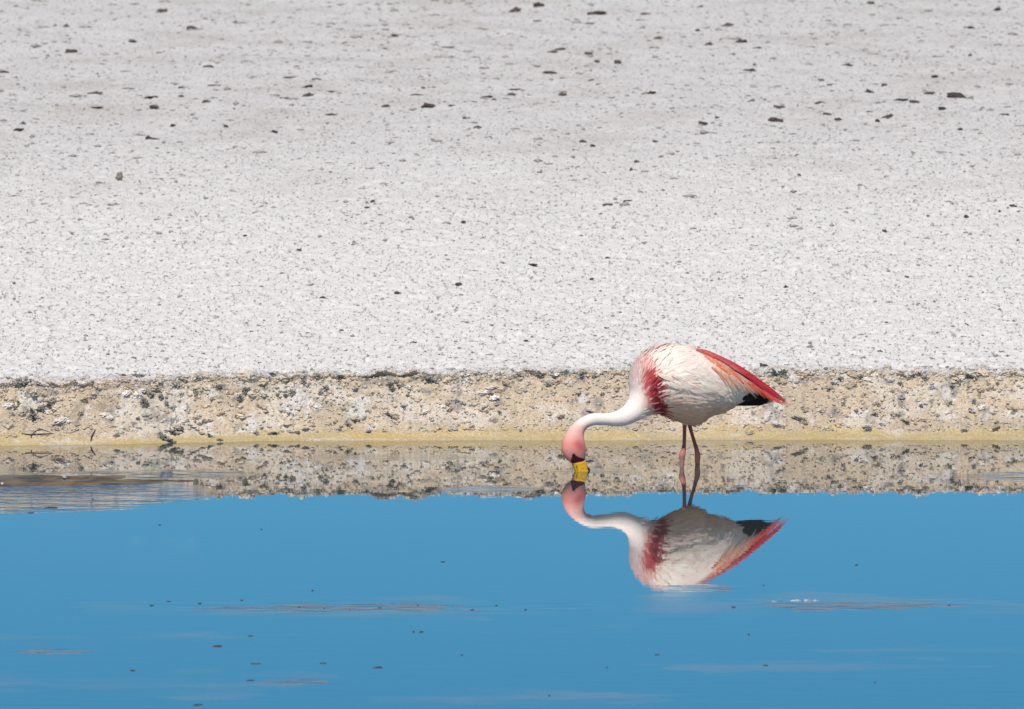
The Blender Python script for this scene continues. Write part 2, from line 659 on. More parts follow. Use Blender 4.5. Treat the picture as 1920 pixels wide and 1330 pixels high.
_st = []
for a, b, c, d, w in STN:
    _st.append((*bird_pt(a, b), *bird_pt(c, d), w))
_st = np.array(_st)
NU, NT = 26 * 7, 48
U = np.linspace(0, len(STN) - 1, NU)
S = catmull(_st, U)
top, bot, wid = S[:, 0:3], S[:, 3:6], S[:, 6]
TH = np.linspace(0, 2 * np.pi, NT, endpoint=False)


def body_grid(scale=1.0):
    c = (top + bot) / 2
    v = (top - bot) / 2
    ct = np.cos(TH)[None, :, None]
    sn = np.sin(TH)[None, :, None]
    # breast and back a little fuller than an ellipse
    sx = np.sign(sn) * np.abs(sn) ** 0.92
    return c[:, None, :] + v[:, None, :] * ct * scale + LAT[None, None, :] * wid[:, None, None] * sx * scale


G = body_grid()
dU = np.gradient(G, axis=0)
dT = np.roll(G, -1, 1) - np.roll(G, 1, 1)
NRM = np.cross(dT, dU)
NRM /= np.linalg.norm(NRM, axis=2, keepdims=True) + 1e-12
cen = ((top + bot) / 2)[:, None, :]
flip = np.sign(np.sum(NRM * (G - cen), axis=2, keepdims=True))
NRM *= np.where(flip == 0, 1, flip)
TAN = dU / (np.linalg.norm(dU, axis=2, keepdims=True) + 1e-12)

_near = (G - B0) @ LAT
_sel = _near.ravel() >= -1e-6
_ss, _sz = to_sz(G.reshape(-1, 3)[_sel])
_sl = _near.ravel()[_sel]


def flank(P):
    """how far the flank stands out from the bird's middle plane beside P"""
    s, z = to_sz(P)
    d2 = (_ss - s) ** 2 + (_sz - z) ** 2
    k = np.argpartition(d2, 4)[:4]
    w = 1 / (d2[k] + 1e-7)
    return float((w * _sl[k]).sum() / w.sum())


def skin_pt(px, py, off=0.0):
    lat = 0.0
    for _ in range(5):
        P = bird_pt(px, py, lat)
        lat = 0.5 * lat + 0.5 * (flank(P) + off)
    return bird_pt(px, py, lat)


def mirror(P):
    P = np.asarray(P)
    d = (P - B0) @ LAT
    return P - 2 * d[..., None] * LAT


def look_px(P):
    """where a point of either flank would be seen if it were on the near flank"""
    d = (P - B0) @ LAT
    Q = P + ((np.abs(d) - d)[..., None]) * LAT
    return to_px(Q)


def seg_dist(x, y, pts):
    best = np.full(np.shape(x), 1e9)
    for (x0, y0), (x1, y1) in zip(pts[:-1], pts[1:]):
        dx, dy = x1 - x0, y1 - y0
        t = np.clip(((x - x0) * dx + (y - y0) * dy) / (dx * dx + dy * dy), 0, 1)
        best = np.minimum(best, np.hypot(x - x0 - t * dx, y - y0 - t * dy))
    return best


def bird_colour(P):
    x, y = look_px(P)
    n1 = fbm(x / 9, y / 9, 301, 3)
    n2 = fbm(x / 4, y / 4, 302, 2)

    def mix(c, t, n):
        t = np.clip(t, 0, 1)[..., None]
        return c * (1 - t) + np.array(n) * t
    C = np.broadcast_to(np.array((0.92, 0.815, 0.735)), P.shape).copy()
    C = mix(C, 0.5 * smooth(0.0, 0.5, n1), (0.87, 0.68, 0.57))
    # belly and lower flank peach to buff, warm bounce in the shade painted in
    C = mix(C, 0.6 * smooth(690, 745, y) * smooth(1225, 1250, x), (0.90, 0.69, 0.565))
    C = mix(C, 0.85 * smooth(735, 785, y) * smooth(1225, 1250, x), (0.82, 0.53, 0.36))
    # neck and foreneck, white with a breath of pink
    nk = 1 - smooth(1185, 1215, x + 0.35 * (y - 740))
    C = mix(C, nk, (0.86, 0.765, 0.71))
    edge = [(1316, 653), (1332, 659), (1350, 668.5), (1372, 685), (1395, 701), (1418, 717), (1445, 735)]
    dist = seg_dist(x, y, edge)
    wd = np.interp(x, [1305, 1335, 1370, 1410], [0.5, 5, 12, 18])
    C = mix(C, 0.85 * (1 - smooth(wd * 1.1, wd * 1.9, dist + 2 * n2)) * (x > 1300), (0.84, 0.32, 0.15))
    C = mix(C, 0.95 * (1 - smooth(wd * 0.5, wd * 1.1, dist + 2 * n2)) * (x > 1300), (0.62, 0.05, 0.075))
    front = np.exp(-(seg_dist(x, y, [(1189, 725), (1193, 690), (1210, 664), (1240, 649)]) / 8.0) ** 2)
    C = mix(C, front * (0.30 + 0.5 * n1), (0.76, 0.36, 0.36))
    C = mix(C, 0.55 * (1 - smooth(6, 22, seg_dist(x, y, [(1212, 690), (1222, 720), (1218, 760)]) - 6 * n1)), (0.78, 0.36, 0.30))
    # crimson breast patch
    core = seg_dist(x, y, [(1215, 712), (1226, 742), (1236, 764), (1238, 772)])
    C = mix(C, 0.95 * (1 - smooth(6, 20, core - 7 * n2)), (0.50, 0.055, 0.06))
    core2 = seg_dist(x, y, [(1224, 728), (1232, 750), (1240, 771)])
    C = mix(C, 0.9 * (1 - smooth(3, 12, core2 - 5 * n2)), (0.22, 0.012, 0.022))
    # upper neck and head
    hd = 1 - smooth(1078, 1112, x - 0.25 * (y - 800))
    C = mix(C, 0.9 * hd * smooth(770, 812, y), (0.76, 0.36, 0.31))
    C = mix(C, 0.8 * hd * smooth(812, 835, y), (0.74, 0.25, 0.215))
    inner = np.exp(-(seg_dist(x, y, [(1096, 804), (1093, 815), (1103, 799)]) / 5.0) ** 2)
    C = mix(C, 0.6 * inner, (0.70, 0.26, 0.28))
    C = mix(C, 0.8 * np.exp(-(seg_dist(x, y, [(1084, 832), (1089, 838)]) / 7.5) ** 2), (0.62, 0.115, 0.125))
    C = mix(C, hd * smooth(850, 866, y) * 0.4, (0.66, 0.36, 0.36))
    # wine-red bare skin between eye and bill
    lore = np.minimum(seg_dist(x, y, [(1075.5, 853), (1073, 866.5)]), np.minimum(seg_dist(x, y, [(1076.5, 855), (1084, 860), (1096, 863)]), seg_dist(x, y, [(1074, 867), (1085, 863), (1095, 865)])))
    lore = np.minimum(lore, seg_dist(x, y, [(1077, 858), (1080, 862.5), (1086, 861.5)]))
    C = mix(C, (1 - smooth(2.0, 3.6, lore)) * (hd > 0.3), (0.085, 0.008, 0.022))
    # legs: belly shade above and the sunlit joints painted into the colour
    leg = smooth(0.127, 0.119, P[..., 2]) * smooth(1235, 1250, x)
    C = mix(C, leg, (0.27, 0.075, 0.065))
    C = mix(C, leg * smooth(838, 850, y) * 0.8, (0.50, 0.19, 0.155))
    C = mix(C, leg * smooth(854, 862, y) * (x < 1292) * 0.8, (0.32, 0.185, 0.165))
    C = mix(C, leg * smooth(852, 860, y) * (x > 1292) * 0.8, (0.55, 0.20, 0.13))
    C = C * (1 + 0.06 * n2[..., None])
    return np.clip(C, 0.004, 0.93)


def tube(rings, cap=True):
    """rings (k, m, 3) -> verts, quads (+ caps as fans)"""
    k, m, _ = rings.shape
    V = rings.reshape(-1, 3)
    F = []
    for i in range(k - 1):
        for j in range(m):
            F.append((i * m + j, i * m + (j + 1) % m, (i + 1) * m + (j + 1) % m, (i + 1) * m + j))
    if cap:
        c0, c1 = len(V), len(V) + 1
        V = np.vstack([V, rings[0].mean(0), rings[-1].mean(0)])
        for j in range(m):
            F.append((c0, (j + 1) % m, j))
            b = (k - 1) * m
            F.append((c1, b + j, b + (j + 1) % m))
    return V, F


def round_tube(pts, rad, m=14):
    pts = np.asarray(pts, float)
    t = np.gradient(pts, axis=0)
    t /= np.linalg.norm(t, axis=1, keepdims=True)
    ref = np.array([0.31, -0.95, 0.05])
    rings = []
    for p, d, r in zip(pts, t, rad):
        a = np.cross(d, ref)
        a /= np.linalg.norm(a)
        b = np.cross(d, a)
        ang = np.linspace(0, 2 * np.pi, m, endpoint=False)
        rings.append(p + r * (np.cos(ang)[:, None] * a + np.sin(ang)[:, None] * b))
    return np.array(rings)


def leg_path(stations, wl):
    """stations (px, py, half width px) above water on the upright plane through wl"""
    base = on_z(*wl)
    off = (base - B0) @ LAT
    pts = [bird_pt(x, y, off) for x, y, _ in stations]
    rad = [w / 640.0 for _, _, w in stations]
    return pts, rad


parts_v, parts_f = [], []


def add_part(V, F):
    o = sum(len(v) for v in parts_v)
    parts_v.append(np.asarray(V))
    parts_f.extend([tuple(i + o for i in f) for f in F])


add_part(*tube(body_grid(0.985)))
near_pts, near_rad = leg_path([(1284, 772, 9), (1284, 786, 7), (1283.6, 795, 4.6), (1283.6, 806, 3.7), (1283.2, 820, 3.6), (1282.8, 834, 3.7), (1281.8, 843, 4.6),
                               (1279.8, 850, 6.2), (1278.6, 855, 6.4), (1278.4, 861, 4.9), (1278.6, 868, 4.3), (1278.6, 874.5, 3.9)], (1278.6, 874.5))
far_pts, far_rad = leg_path([(1290, 772, 9), (1291.5, 786, 7), (1293, 796, 4.4), (1295.5, 808, 3.5), (1299.5, 821, 3.5), (1304, 836, 3.7), (1306.4, 845, 4.6),
                             (1308, 853, 5.6), (1307.8, 860, 5.4), (1307.6, 866, 5.0), (1308, 871, 4.7)], (1308, 871))
for pts, rad in ((near_pts, near_rad), (far_pts, far_rad)):
    p = pts[-1].copy()
    fwd = -AX
    down = [p + np.array([0, 0, -0.06]), p + np.array([0, 0, -0.14]) + fwd * 0.004, p + np.array([0, 0, -0.198]) + fwd * 0.006]
    add_part(*tube(round_tube(pts + down, rad + [0.0050, 0.0048, 0.0062])))
    # three webbed toes on the lake bed
    ft = down[-1]
    for ang in (-32, 0, 32):
        a = math.radians(ang)
        d = fwd * math.cos(a) + LAT * math.sin(a)
        add_part(*tube(round_tube([ft - d * 0.008, ft + d * 0.03 + np.array([0, 0, -.004]), ft + d * 0.07 + np.array([0, 0, -.008])], [0.006, 0.005, 0.0025], 10)))

me = bpy.data.meshes.new('rough_body')
me.from_pydata([tuple(v) for v in np.vstack(parts_v)], [], parts_f)
bm = bmesh.new()
bm.from_mesh(me)
bmesh.ops.recalc_face_normals(bm, faces=bm.faces)
bm.to_mesh(me)
bm.free()
tmp = bpy.data.objects.new('rough_body', me)
col.objects.link(tmp)
md = tmp.modifiers.new('remesh', 'REMESH')
md.mode = 'VOXEL'
md.voxel_size = 0.0021
sm = tmp.modifiers.new('smooth', 'SMOOTH')
sm.iterations = 6
sm.factor = 0.5
dg = bpy.context.evaluated_depsgraph_get()
body_me = bpy.data.meshes.new_from_object(tmp.evaluated_get(dg))
body_me.name = 'body'
bpy.data.objects.remove(tmp)
nv = len(body_me.vertices)
co = np.zeros(nv * 3, np.float32)
body_me.vertices.foreach_get('co', co)
co = co.reshape(-1, 3).astype(float)
a = body_me.color_attributes.new('tint', 'FLOAT_COLOR', 'POINT')
cc = np.ones((nv, 4), np.float32)
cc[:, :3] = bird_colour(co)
a.data.foreach_set('color', cc.ravel())
body_me.materials.clear()


def mat_plume(name, trans=0.2):
    m, nt, b = new_mat(name)
    at = N(nt, 'ShaderNodeAttribute', attribute_name='tint')
    nt.links.new(at.outputs['Color'], b.inputs['Base Color'])
    b.inputs['Roughness'].default_value = 0.75
    b.inputs['Specular IOR Level'].default_value = 0.15
    b.inputs['Sheen Weight'].default_value = 0.12
    b.inputs['Sheen Roughness'].default_value = 0.5
    if trans:
        tl = nt.nodes.new('ShaderNodeBsdfTranslucent')
        nt.links.new(at.outputs['Color'], tl.inputs['Color'])
        mx = nt.nodes.new('ShaderNodeMixShader')
        mx.inputs[0].default_value = trans
        nt.links.new(b.outputs[0], mx.inputs[1])
        nt.links.new(tl.outputs[0], mx.inputs[2])
        nt.links.new(mx.outputs[0], nt.nodes['Material Output'].inputs['Surface'])
    return m


M_SKIN = mat_tinted('flamingo_skin', rough=0.6, fine=(300, 300, 300), lo=0.93, hi=1.05, bump=0.15, bumpdist=0.001, spec=0.3)
M_PLUME = mat_plume('plume')

flam = bpy.data.objects.new('flamingo', None)
flam.location = tuple(on_z(1293, 873))
flam.empty_display_size = 0.1
col.objects.link(flam)
tag(flam, 'pale pink flamingo with crimson breast and yellow bill, wading and feeding head down', 'flamingo')


def child(name, mesh, mat, parent):
    o = link(name, mesh, mat, parent)
    root = parent
    off = Vector((0, 0, 0))
    while root is not None:
        off += root.location
        root = root.parent
    o.location = -off
    return o


body = child('body', body_me, M_SKIN, flam)


# ---- small contour feathers over trunk, breast and lower neck
def feather_geo(base, d, n, L, W, lift, tipw=0.35, segs=4):
    d = d / np.linalg.norm(d)
    n = n - (n @ d) * d
    n /= np.linalg.norm(n)
    sd = np.cross(d, n)
    V = []
    for i in range(segs + 1):
        t = i / segs
        w = W * (math.sin(math.pi * min(1.0, 0.12 + 0.88 * t)) ** 0.6 if t < 1 else 0.0)
        if i == segs:
            w = W * tipw * 0.4
        c = base + d * L * t + n * (lift * t * t)
        V += [c - sd * w / 2, c + n * (0.10 * W), c + sd * w / 2]
    F = []
    for i in range(segs):
        for j in range(2):
            F.append((i * 3 + j, i * 3 + j + 1, i * 3 + j + 4, i * 3 + j + 3))
    return np.array(V), F


PV, PF, PC = [], [], []
area = np.linalg.norm(np.cross(dT, dU), axis=2)
mask = smooth(10.5, 13.0, U)[:, None] * np.ones((1, NT))
prob = (area * mask).ravel()
prob /= prob.sum()
picks = rng.choice(NU * NT, size=5200, p=prob)
off = 0
for k in picks:
    i, j = divmod(int(k), NT)
    i2 = min(i + 1, NU - 1)
    fi, fj = rng.random(), rng.random()
    j2 = (j + 1) % NT
    p = (G[i, j] * (1 - fi) + G[i2, j] * fi) * (1 - fj) + (G[i, j2] * (1 - fi) + G[i2, j2] * fi) * fj
    nrm = NRM[i, j]
    tn = TAN[i, j]
    u = U[i]
    x, y = look_px(p[None])
    x, y = float(x[0]), float(y[0])
    chest = max(0.0, 1 - abs(x - 1222) / 26) * (1.0 if y > 695 else 0.3)
    under_wing = (15.9 < u < 23.2) and abs(np.sin(TH[j])) > 0.02 and np.cos(TH[j]) > -0.30
    if x > 1372 and y > 700:
        continue
    if under_wing and rng.random() < 0.35:
        continue
    bi = np.cross(nrm, tn)
    d = tn + 0.14 * rng.normal() * bi
    if chest > 0:
        d = d + 0.25 * rng.normal() * np.array([0, 0, 1.0])
        L = rng.uniform(0.020, 0.034)
        W = rng.uniform(0.0035, 0.006)
        lift = rng.uniform(-0.001, 0.002)
    else:
        ff = min(1.0, (u - 11) / 6)
        L = (0.016 + 0.026 * ff) * rng.uniform(0.8, 1.25)
        W = (0.004 + 0.007 * ff) * rng.uniform(0.8, 1.2)
        lift = rng.uniform(-0.0035, 0.0012) * ff
    if x > 1345 and y > 720:
        d = d + np.array([0, 0, -0.15])
    L *= float(np.interp(x, [1280, 1372], [1, 0.5]))
    lay = -0.0015
    if under_wing:
        L, W, lift = rng.uniform(0.026, 0.040), rng.uniform(0.007, 0.012), rng.uniform(-0.0045, -0.0008)
        w_u = (u - 15.6) / 7.8 * 2 - 1
        th = min(TH[j], 2 * math.pi - TH[j])
        w_v = th / 1.93 * 2 - 1
        lay = max(-0.0015, 0.0065 * max(0, 1 - w_u ** 2) * max(0, 1 - w_v ** 2) - 0.0025) + 0.0006
        if x > 1290:
            d = d + np.array([0, 0, -0.35])
    V, F = feather_geo(p + nrm * lay, d, nrm, L, W, lift, tipw=0.1 if chest > 0 else 0.5)
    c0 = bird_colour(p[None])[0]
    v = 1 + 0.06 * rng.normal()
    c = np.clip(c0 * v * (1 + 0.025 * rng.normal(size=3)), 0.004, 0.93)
    PV.append(V)
    PF += [tuple(a + off for a in f) for f in F]
    PC.append(np.tile(c, (len(V), 1)))
    off += len(V)
plum = child('plumage', raw_mesh('plumage', np.vstack(PV), PF, np.vstack(PC)), M_PLUME, flam)
plum['kind'] = 'stuff'


# ---- folded wings with their long loose feathers
def ribbon(path, width, colour, colour2, layer, strands=5, seed=0, root=(0.84, 0.5, 0.4)):
    """a plume: a bundle of thin tapering strands that lies on the flank along a path of pixels"""
    r = random.Random(seed)
    path = np.array(path, float)
    K = 9
    tt = np.linspace(0, 1, K)
    if len(path) == 3:
        q = ((1 - tt) ** 2)[:, None] * path[0] + (2 * tt * (1 - tt))[:, None] * path[1] + (tt ** 2)[:, None] * path[2]
    else:
        q = catmull(path, tt * (len(path) - 1))
    tg = np.gradient(q, axis=0)
    tg /= np.linalg.norm(tg, axis=1, keepdims=True)
    nn = np.stack([-tg[:, 1], tg[:, 0]], 1)
    V, F, Cc = [], [], []
    for s in range(strands):
        u = (s + 0.5) / strands * 2 - 1
        end = 1.0 - 0.22 * abs(u) * r.random() - 0.10 * r.random()
        spread = 0.35 + 0.9 * r.random()
        jit = r.uniform(-0.5, 0.5)
        o0 = len(V)
        cv = 1 + 0.14 * r.uniform(-1, 1)
        for i in range(K):
            t = tt[i] * end
            c = np.array([np.interp(t, tt, q[:, 0]), np.interp(t, tt, q[:, 1])])
            n_ = np.array([np.interp(t, tt, nn[:, 0]), np.interp(t, tt, nn[:, 1])])
            env = math.sin(math.pi * min(1, 0.05 + 0.9 * t)) ** 0.7
            mid = c + n_ * (u * width / 2 * env * (0.75 + 0.25 * spread) + jit * t)
            w = width / strands * 0.95 * (1 - t / end * 0.75 if t < end else 0.1) * (1.0 if i < K - 1 else 0.12)
            for sgn in (-1, 1):
                pp = mid + n_ * sgn * w / 2 * 1.1
                V.append(skin_pt(pp[0], pp[1], 0.004 + 0.0016 * layer + 0.0012 * t + 0.00025 * (s % 3)))
                m = smooth(0.25, 0.85, np.array(t))
                m0 = 0.6 * (1 - smooth(0.0, 0.22, np.array(t)))
                Cc.append(((np.array(colour) * (1 - m) + np.array(colour2) * m) * (1 - m0) + np.array(root) * m0) * cv)
        for i in range(K - 1):
            F.append((o0 + 2 * i, o0 + 2 * i + 1, o0 + 2 * i + 3, o0 + 2 * i + 2))
    return np.array(V), F, np.clip(np.array(Cc), 0.003, 0.9)


CRIM = (0.58, 0.035, 0.07)
RED = (0.72, 0.085, 0.07)
ORAN = (0.85, 0.27, 0.12)
PEACH = (0.80, 0.50, 0.36)
CREAM = (0.89, 0.765, 0.67)
WHITE = (0.88, 0.82, 0.74)
BLACK = (0.010, 0.009, 0.010)
plumes = []
pr = random.Random(5)
J = lambda a: pr.uniform(-a, a)
# black flight feathers under the plumes
for k in range(8):
    f = k / 7
    plumes.append(('flight_feather', [(1374 + 24 * f, 758 - 12 * f), (1410 + 8 * f, 756 - 26 * f), (1453 - 2 * f, 757 - 3 * f)], 11, BLACK, BLACK, 0, 3))
# pale hanging inner feathers of the wing
for k in range(11):
    f = k / 10
    x0 = 1290 + 80 * f + J(3)
    y0 = 684 + 18 * f + J(3)
    plumes.append(('wing_feather', [(x0, y0), (x0 + 36 - 8 * f, y0 + 22), (x0 + 40 - 10 * f + J(3), 751 - 4 * f + J(3))], 15, CREAM, WHITE, 1 + 0.2 * k, 5))
# orange plumes
for k in range(10):
    f = k / 9
    x0 = 1318 + 58 * f + J(3)
    y0 = 663 + 34 * f + J(2)
    plumes.append(('wing_plume', [(x0, y0), (x0 + 42 - 8 * f, y0 + 24), (x0 + 70 - 8 * f + J(4), min(752, y0 + 62 - 12 * f) + J(3))], 8, PEACH if k % 3 == 0 else ORAN, ORAN if k % 2 else RED, 3.2 + 0.15 * k, 4))
# crimson plumes that make the upper edge and the tail point
for k in range(17):
    f = k / 16
    x0 = 1308 + 66 * f + J(3)
    y0 = np.interp(x0, [1285, 1318, 1345, 1370, 1395], [650, 656, 667, 684, 702]) + 1.5 + J(1)
    ex = 1440 + 47 * f + J(2)
    ey = np.interp(ex, [1430, 1450, 1487], [729, 743, 767]) + J(1.5)
    mx, my = (x0 + ex) / 2, (y0 + ey) / 2
    plumes.append(('wing_plume', [(x0, y0), (mx + 12 - 4 * f, my - 15 + 7 * f), (ex, ey)], 9, CRIM if k % 3 else RED, RED if k % 2 else CRIM, 5 + 0.15 * k, 4))
for k in range(7):
    f = k / 6
    plumes.append(('wing_plume', [(1372 + 12 * f + J(2), 700 + 8 * f), (1412 + 6 * f, 724 + 6 * f), (1450 + 34 * f + J(2), 755 + 10 * f + J(2))], 7, ORAN if k % 2 else RED, RED, 4.2 + 0.1 * k, 4))
# pale streaming barbs between the orange plumes and the black flight feathers
for k in range(14):
    f = k / 13
    x0, y0 = 1332 + 66 * f + J(3), 684 + 36 * f + J(3)
    plumes.append(('wing_feather', [(x0, y0), (x0 + 24 - 6 * f, y0 + 18), (x0 + 36 - 8 * f + J(5), min(752, y0 + 50 - 22 * f) + J(3))], 4.5, ORAN if k % 3 == 0 else PEACH, CREAM if k % 2 else PEACH, 5.5 + 0.1 * k, 3))
# loose coverts along the lower edge of the wing
for k in range(15):
    f = k / 14
    x0 = 1236 + 86 * f + J(6)
    y0 = 700 + 26 * math.sin(f * 2.2) + J(9)
    plumes.append(('wing_feather', [(x0, y0), (x0 + 18, y0 + 7 + J(3)), (x0 + 34 + J(10), y0 + 15 + J(6))], 9, CREAM, WHITE if k % 2 else (0.80, 0.62, 0.52), 1.5 + 0.15 * k, 5))

wing_grid_i = np.where((U >= 15.6) & (U <= 23.4))[0]
jn = np.where((np.sin(TH) > 0.05) & (np.cos(TH) > -0.35))[0]
ribbons = [(nm, ribbon(path, wd, c1, c2, lay, ns, idx, c1 if nm == 'flight_feather' else ((0.86, 0.74, 0.64) if nm == 'wing_feather' else (0.78, 0.24, 0.18)))) for idx, (nm, path, wd, c1, c2, lay, ns) in enumerate(plumes)]
for sgn in (1, -1):
    P = G[np.ix_(wing_grid_i, jn)]
    Nn = NRM[np.ix_(wing_grid_i, jn)]
    uu = np.linspace(-1, 1, len(wing_grid_i))[:, None]
    vv = np.linspace(-1, 1, len(jn))[None, :]
    lift = 0.0065 * np.clip(1 - uu ** 2, 0, 1) * np.clip(1 - vv ** 2, 0, 1) - 0.0025
    W = P + Nn * lift[..., None]
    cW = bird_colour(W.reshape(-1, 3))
    if sgn < 0:
        W = mirror(W)
    wing = child('wing', grid_mesh('wing', W[..., 0], W[..., 1], W[..., 2], cW), M_PLUME, flam)
    for nm, (V, F, Cc) in ribbons:
        if sgn < 0:
            V = mirror(V)
        child(nm, raw_mesh(nm, V, F, Cc), M_PLUME, wing)

# ---- bill, bent, its end under water
bill_st = []
for a_, b_, c_, d_, w in [(1071, 865, 1096, 860, .011), (1072.5, 869.5, 1097, 864.5, .0128), (1075.5, 877, 1099.5, 871, .0125), (1078.5, 884, 1101, 878.5, .0118),
                          (1081.5, 891, 1104, 884.5, .011), (1087, 898, 1109, 888, .0095), (1096, 903, 1113, 891, .0075), (1106, 904, 1116, 895, .0045), (1112, 903, 1117, 899, .0015)]:
    bill_st.append((*bird_pt(a_, b_), *bird_pt(c_, d_), w))
bs = catmull(np.array(bill_st), np.linspace(0, len(bill_st) - 1, 40))
ang = np.linspace(0, 2 * np.pi, 20, endpoint=False)
sq = lambda v, e: np.sign(v) * np.abs(v) ** e
rings = (bs[:, None, 0:3] + bs[:, None, 3:6]) / 2 + (bs[:, None, 0:3] - bs[:, None, 3:6]) / 2 * np.cos(ang)[None, :, None] \
    + LAT * bs[:, None, 6:7] * sq(np.sin(ang), 0.8)[None, :, None]
V, F = tube(rings)


def mesh_ngon(name, V, F):
    me = bpy.data.meshes.new(name)
    me.from_pydata([tuple(v) for v in V], [], F)
    bm = bmesh.new()
    bm.from_mesh(me)
    bmesh.ops.recalc_face_normals(bm, faces=bm.faces)
    bm.to_mesh(me)
    bm.free()
    return me


m, nt, b = new_mat('bill_yellow')
f1 = pos_noise(nt, 60, 60, 260, detail=4)
cb = mixc(nt, ramp(nt, f1, 0.40, 0.66), (0.84, 0.475, 0.018), (0.60, 0.30, 0.013))
nt.links.new(cb, b.inputs['Base Color'])
b.inputs['Roughness'].default_value = 0.42
M_BILL = m
bill = child('bill', mesh_ngon('bill', V, F), M_BILL, flam)
m, nt, b = new_mat('bill_black')
b.inputs['Base Color'].default_value = (0.010, 0.009, 0.011, 1)
b.inputs['Roughness'].default_value = 0.35
M_BLK = m
tp = [bird_pt(1097.5, 873), bird_pt(1100.5, 878), bird_pt(1102.2, 883), bird_pt(1104, 889)]
V, F = tube(round_tube([bird_pt(1098, 876), bird_pt(1100.5, 879), bird_pt(1103, 882), bird_pt(1106.5, 886)], [0.0035, 0.0062, 0.0055, 0.002], 12))
child('bill_tip', mesh_ngon('bill_tip', V, F), M_BLK, bill)
# nostril groove on either side of the bill
for sgn in (1, -1):
    lat = 0.0124
    Q = [bird_pt(1080.5 + 1.2 * k, 872 + 4.0 * k, lat - 0.0004) for k in range(3)]
    R_ = round_tube(Q, [0.0006, 0.0011, 0.0006], 8)
    if sgn < 0:
        R_ = mirror(R_)
    V, F = tube(R_)
    child('nostril', mesh_ngon('nostril', V, F), M_BLK, bill)
# eyes
m, nt, b = new_mat('eye_dark')
b.inputs['Base Color'].default_value = (0.012, 0.010, 0.014, 1)
b.inputs['Roughness'].default_value = 0.12
M_EYE = m
for sgn in (1, -1):
    P = skin_pt(1076, 853.2, -0.0012)
    if sgn < 0:
        P = mirror(P)
    bm = bmesh.new()
    bmesh.ops.create_uvsphere(bm, u_segments=14, v_segments=10, radius=0.0034)
    me = bpy.data.meshes.new('eye')
    bm.to_mesh(me)
    bm.free()
    e = child('eye', me, M_EYE, flam)
    e.location = Vector(P) - flam.location
# ------------------------------------------------------------------ loose things on salt, bank and water
def lump_mesh(name, seed, rough=0.45, sub=2, flat=0.7, freq=2.0):
    bm = bmesh.new()
    bmesh.ops.create_icosphere(bm, subdivisions=sub, radius=1.0)
    for v in bm.verts:
        p = v.co.copy()
        n = mnoise.fractal(p * freq + Vector((seed * 3.7, seed * 1.3, 0)), 1.0, 2.0, 3)
        n2 = mnoise.cell(p * freq * 1.2 + Vector((seed, 0, seed)))
        v.co = p * (1 + rough * n + rough * 0.35 * (n2 - 0.5))
        v.co.z *= flat
    me = bpy.data.meshes.new(name)
    bm.to_mesh(me)
    bm.free()
    return me


def variants(name, n, mat, **kw):
    r = []
    for i in range(n):
        me = lump_mesh(name, i + 1, **kw)
        me.materials.append(mat)
        r.append(me)
    return r


M_CRUMB = mat_clod('crumb_grey', (0.34, 0.31, 0.29), (0.24, 0.22, 0.21))
V_MUD = variants('mud_lump', 6, M_MUD, rough=0.55, flat=0.8)
V_FLAKE = variants('mud_flake', 6, M_MUD, rough=0.6, flat=0.5, freq=1.6)
V_GREY = variants('grey_clod', 7, M_GREY, rough=1.0, sub=3, flat=0.85, freq=2.6)
V_TAN = variants('tan_clod', 6, M_TAN, rough=0.6, sub=3, flat=0.85, freq=2.0)
V_WHITE = variants('salt_chunk', 6, M_WHITE, rough=0.65, sub=3, flat=0.8, freq=2.2)
dr = random.Random(99)


def put(name, mesh, P, size, label, cat, group, rz=None, tilt=0.25):
    o = bpy.data.objects.new(name, mesh)
    col.objects.link(o)
    o.location = tuple(P)
    o.scale = size
    o.rotation_euler = (dr.uniform(-tilt, tilt), dr.uniform(-tilt, tilt), dr.uniform(-0.35, 0.35) if rz is None else rz)
    tag(o, label, cat, group)
    return o


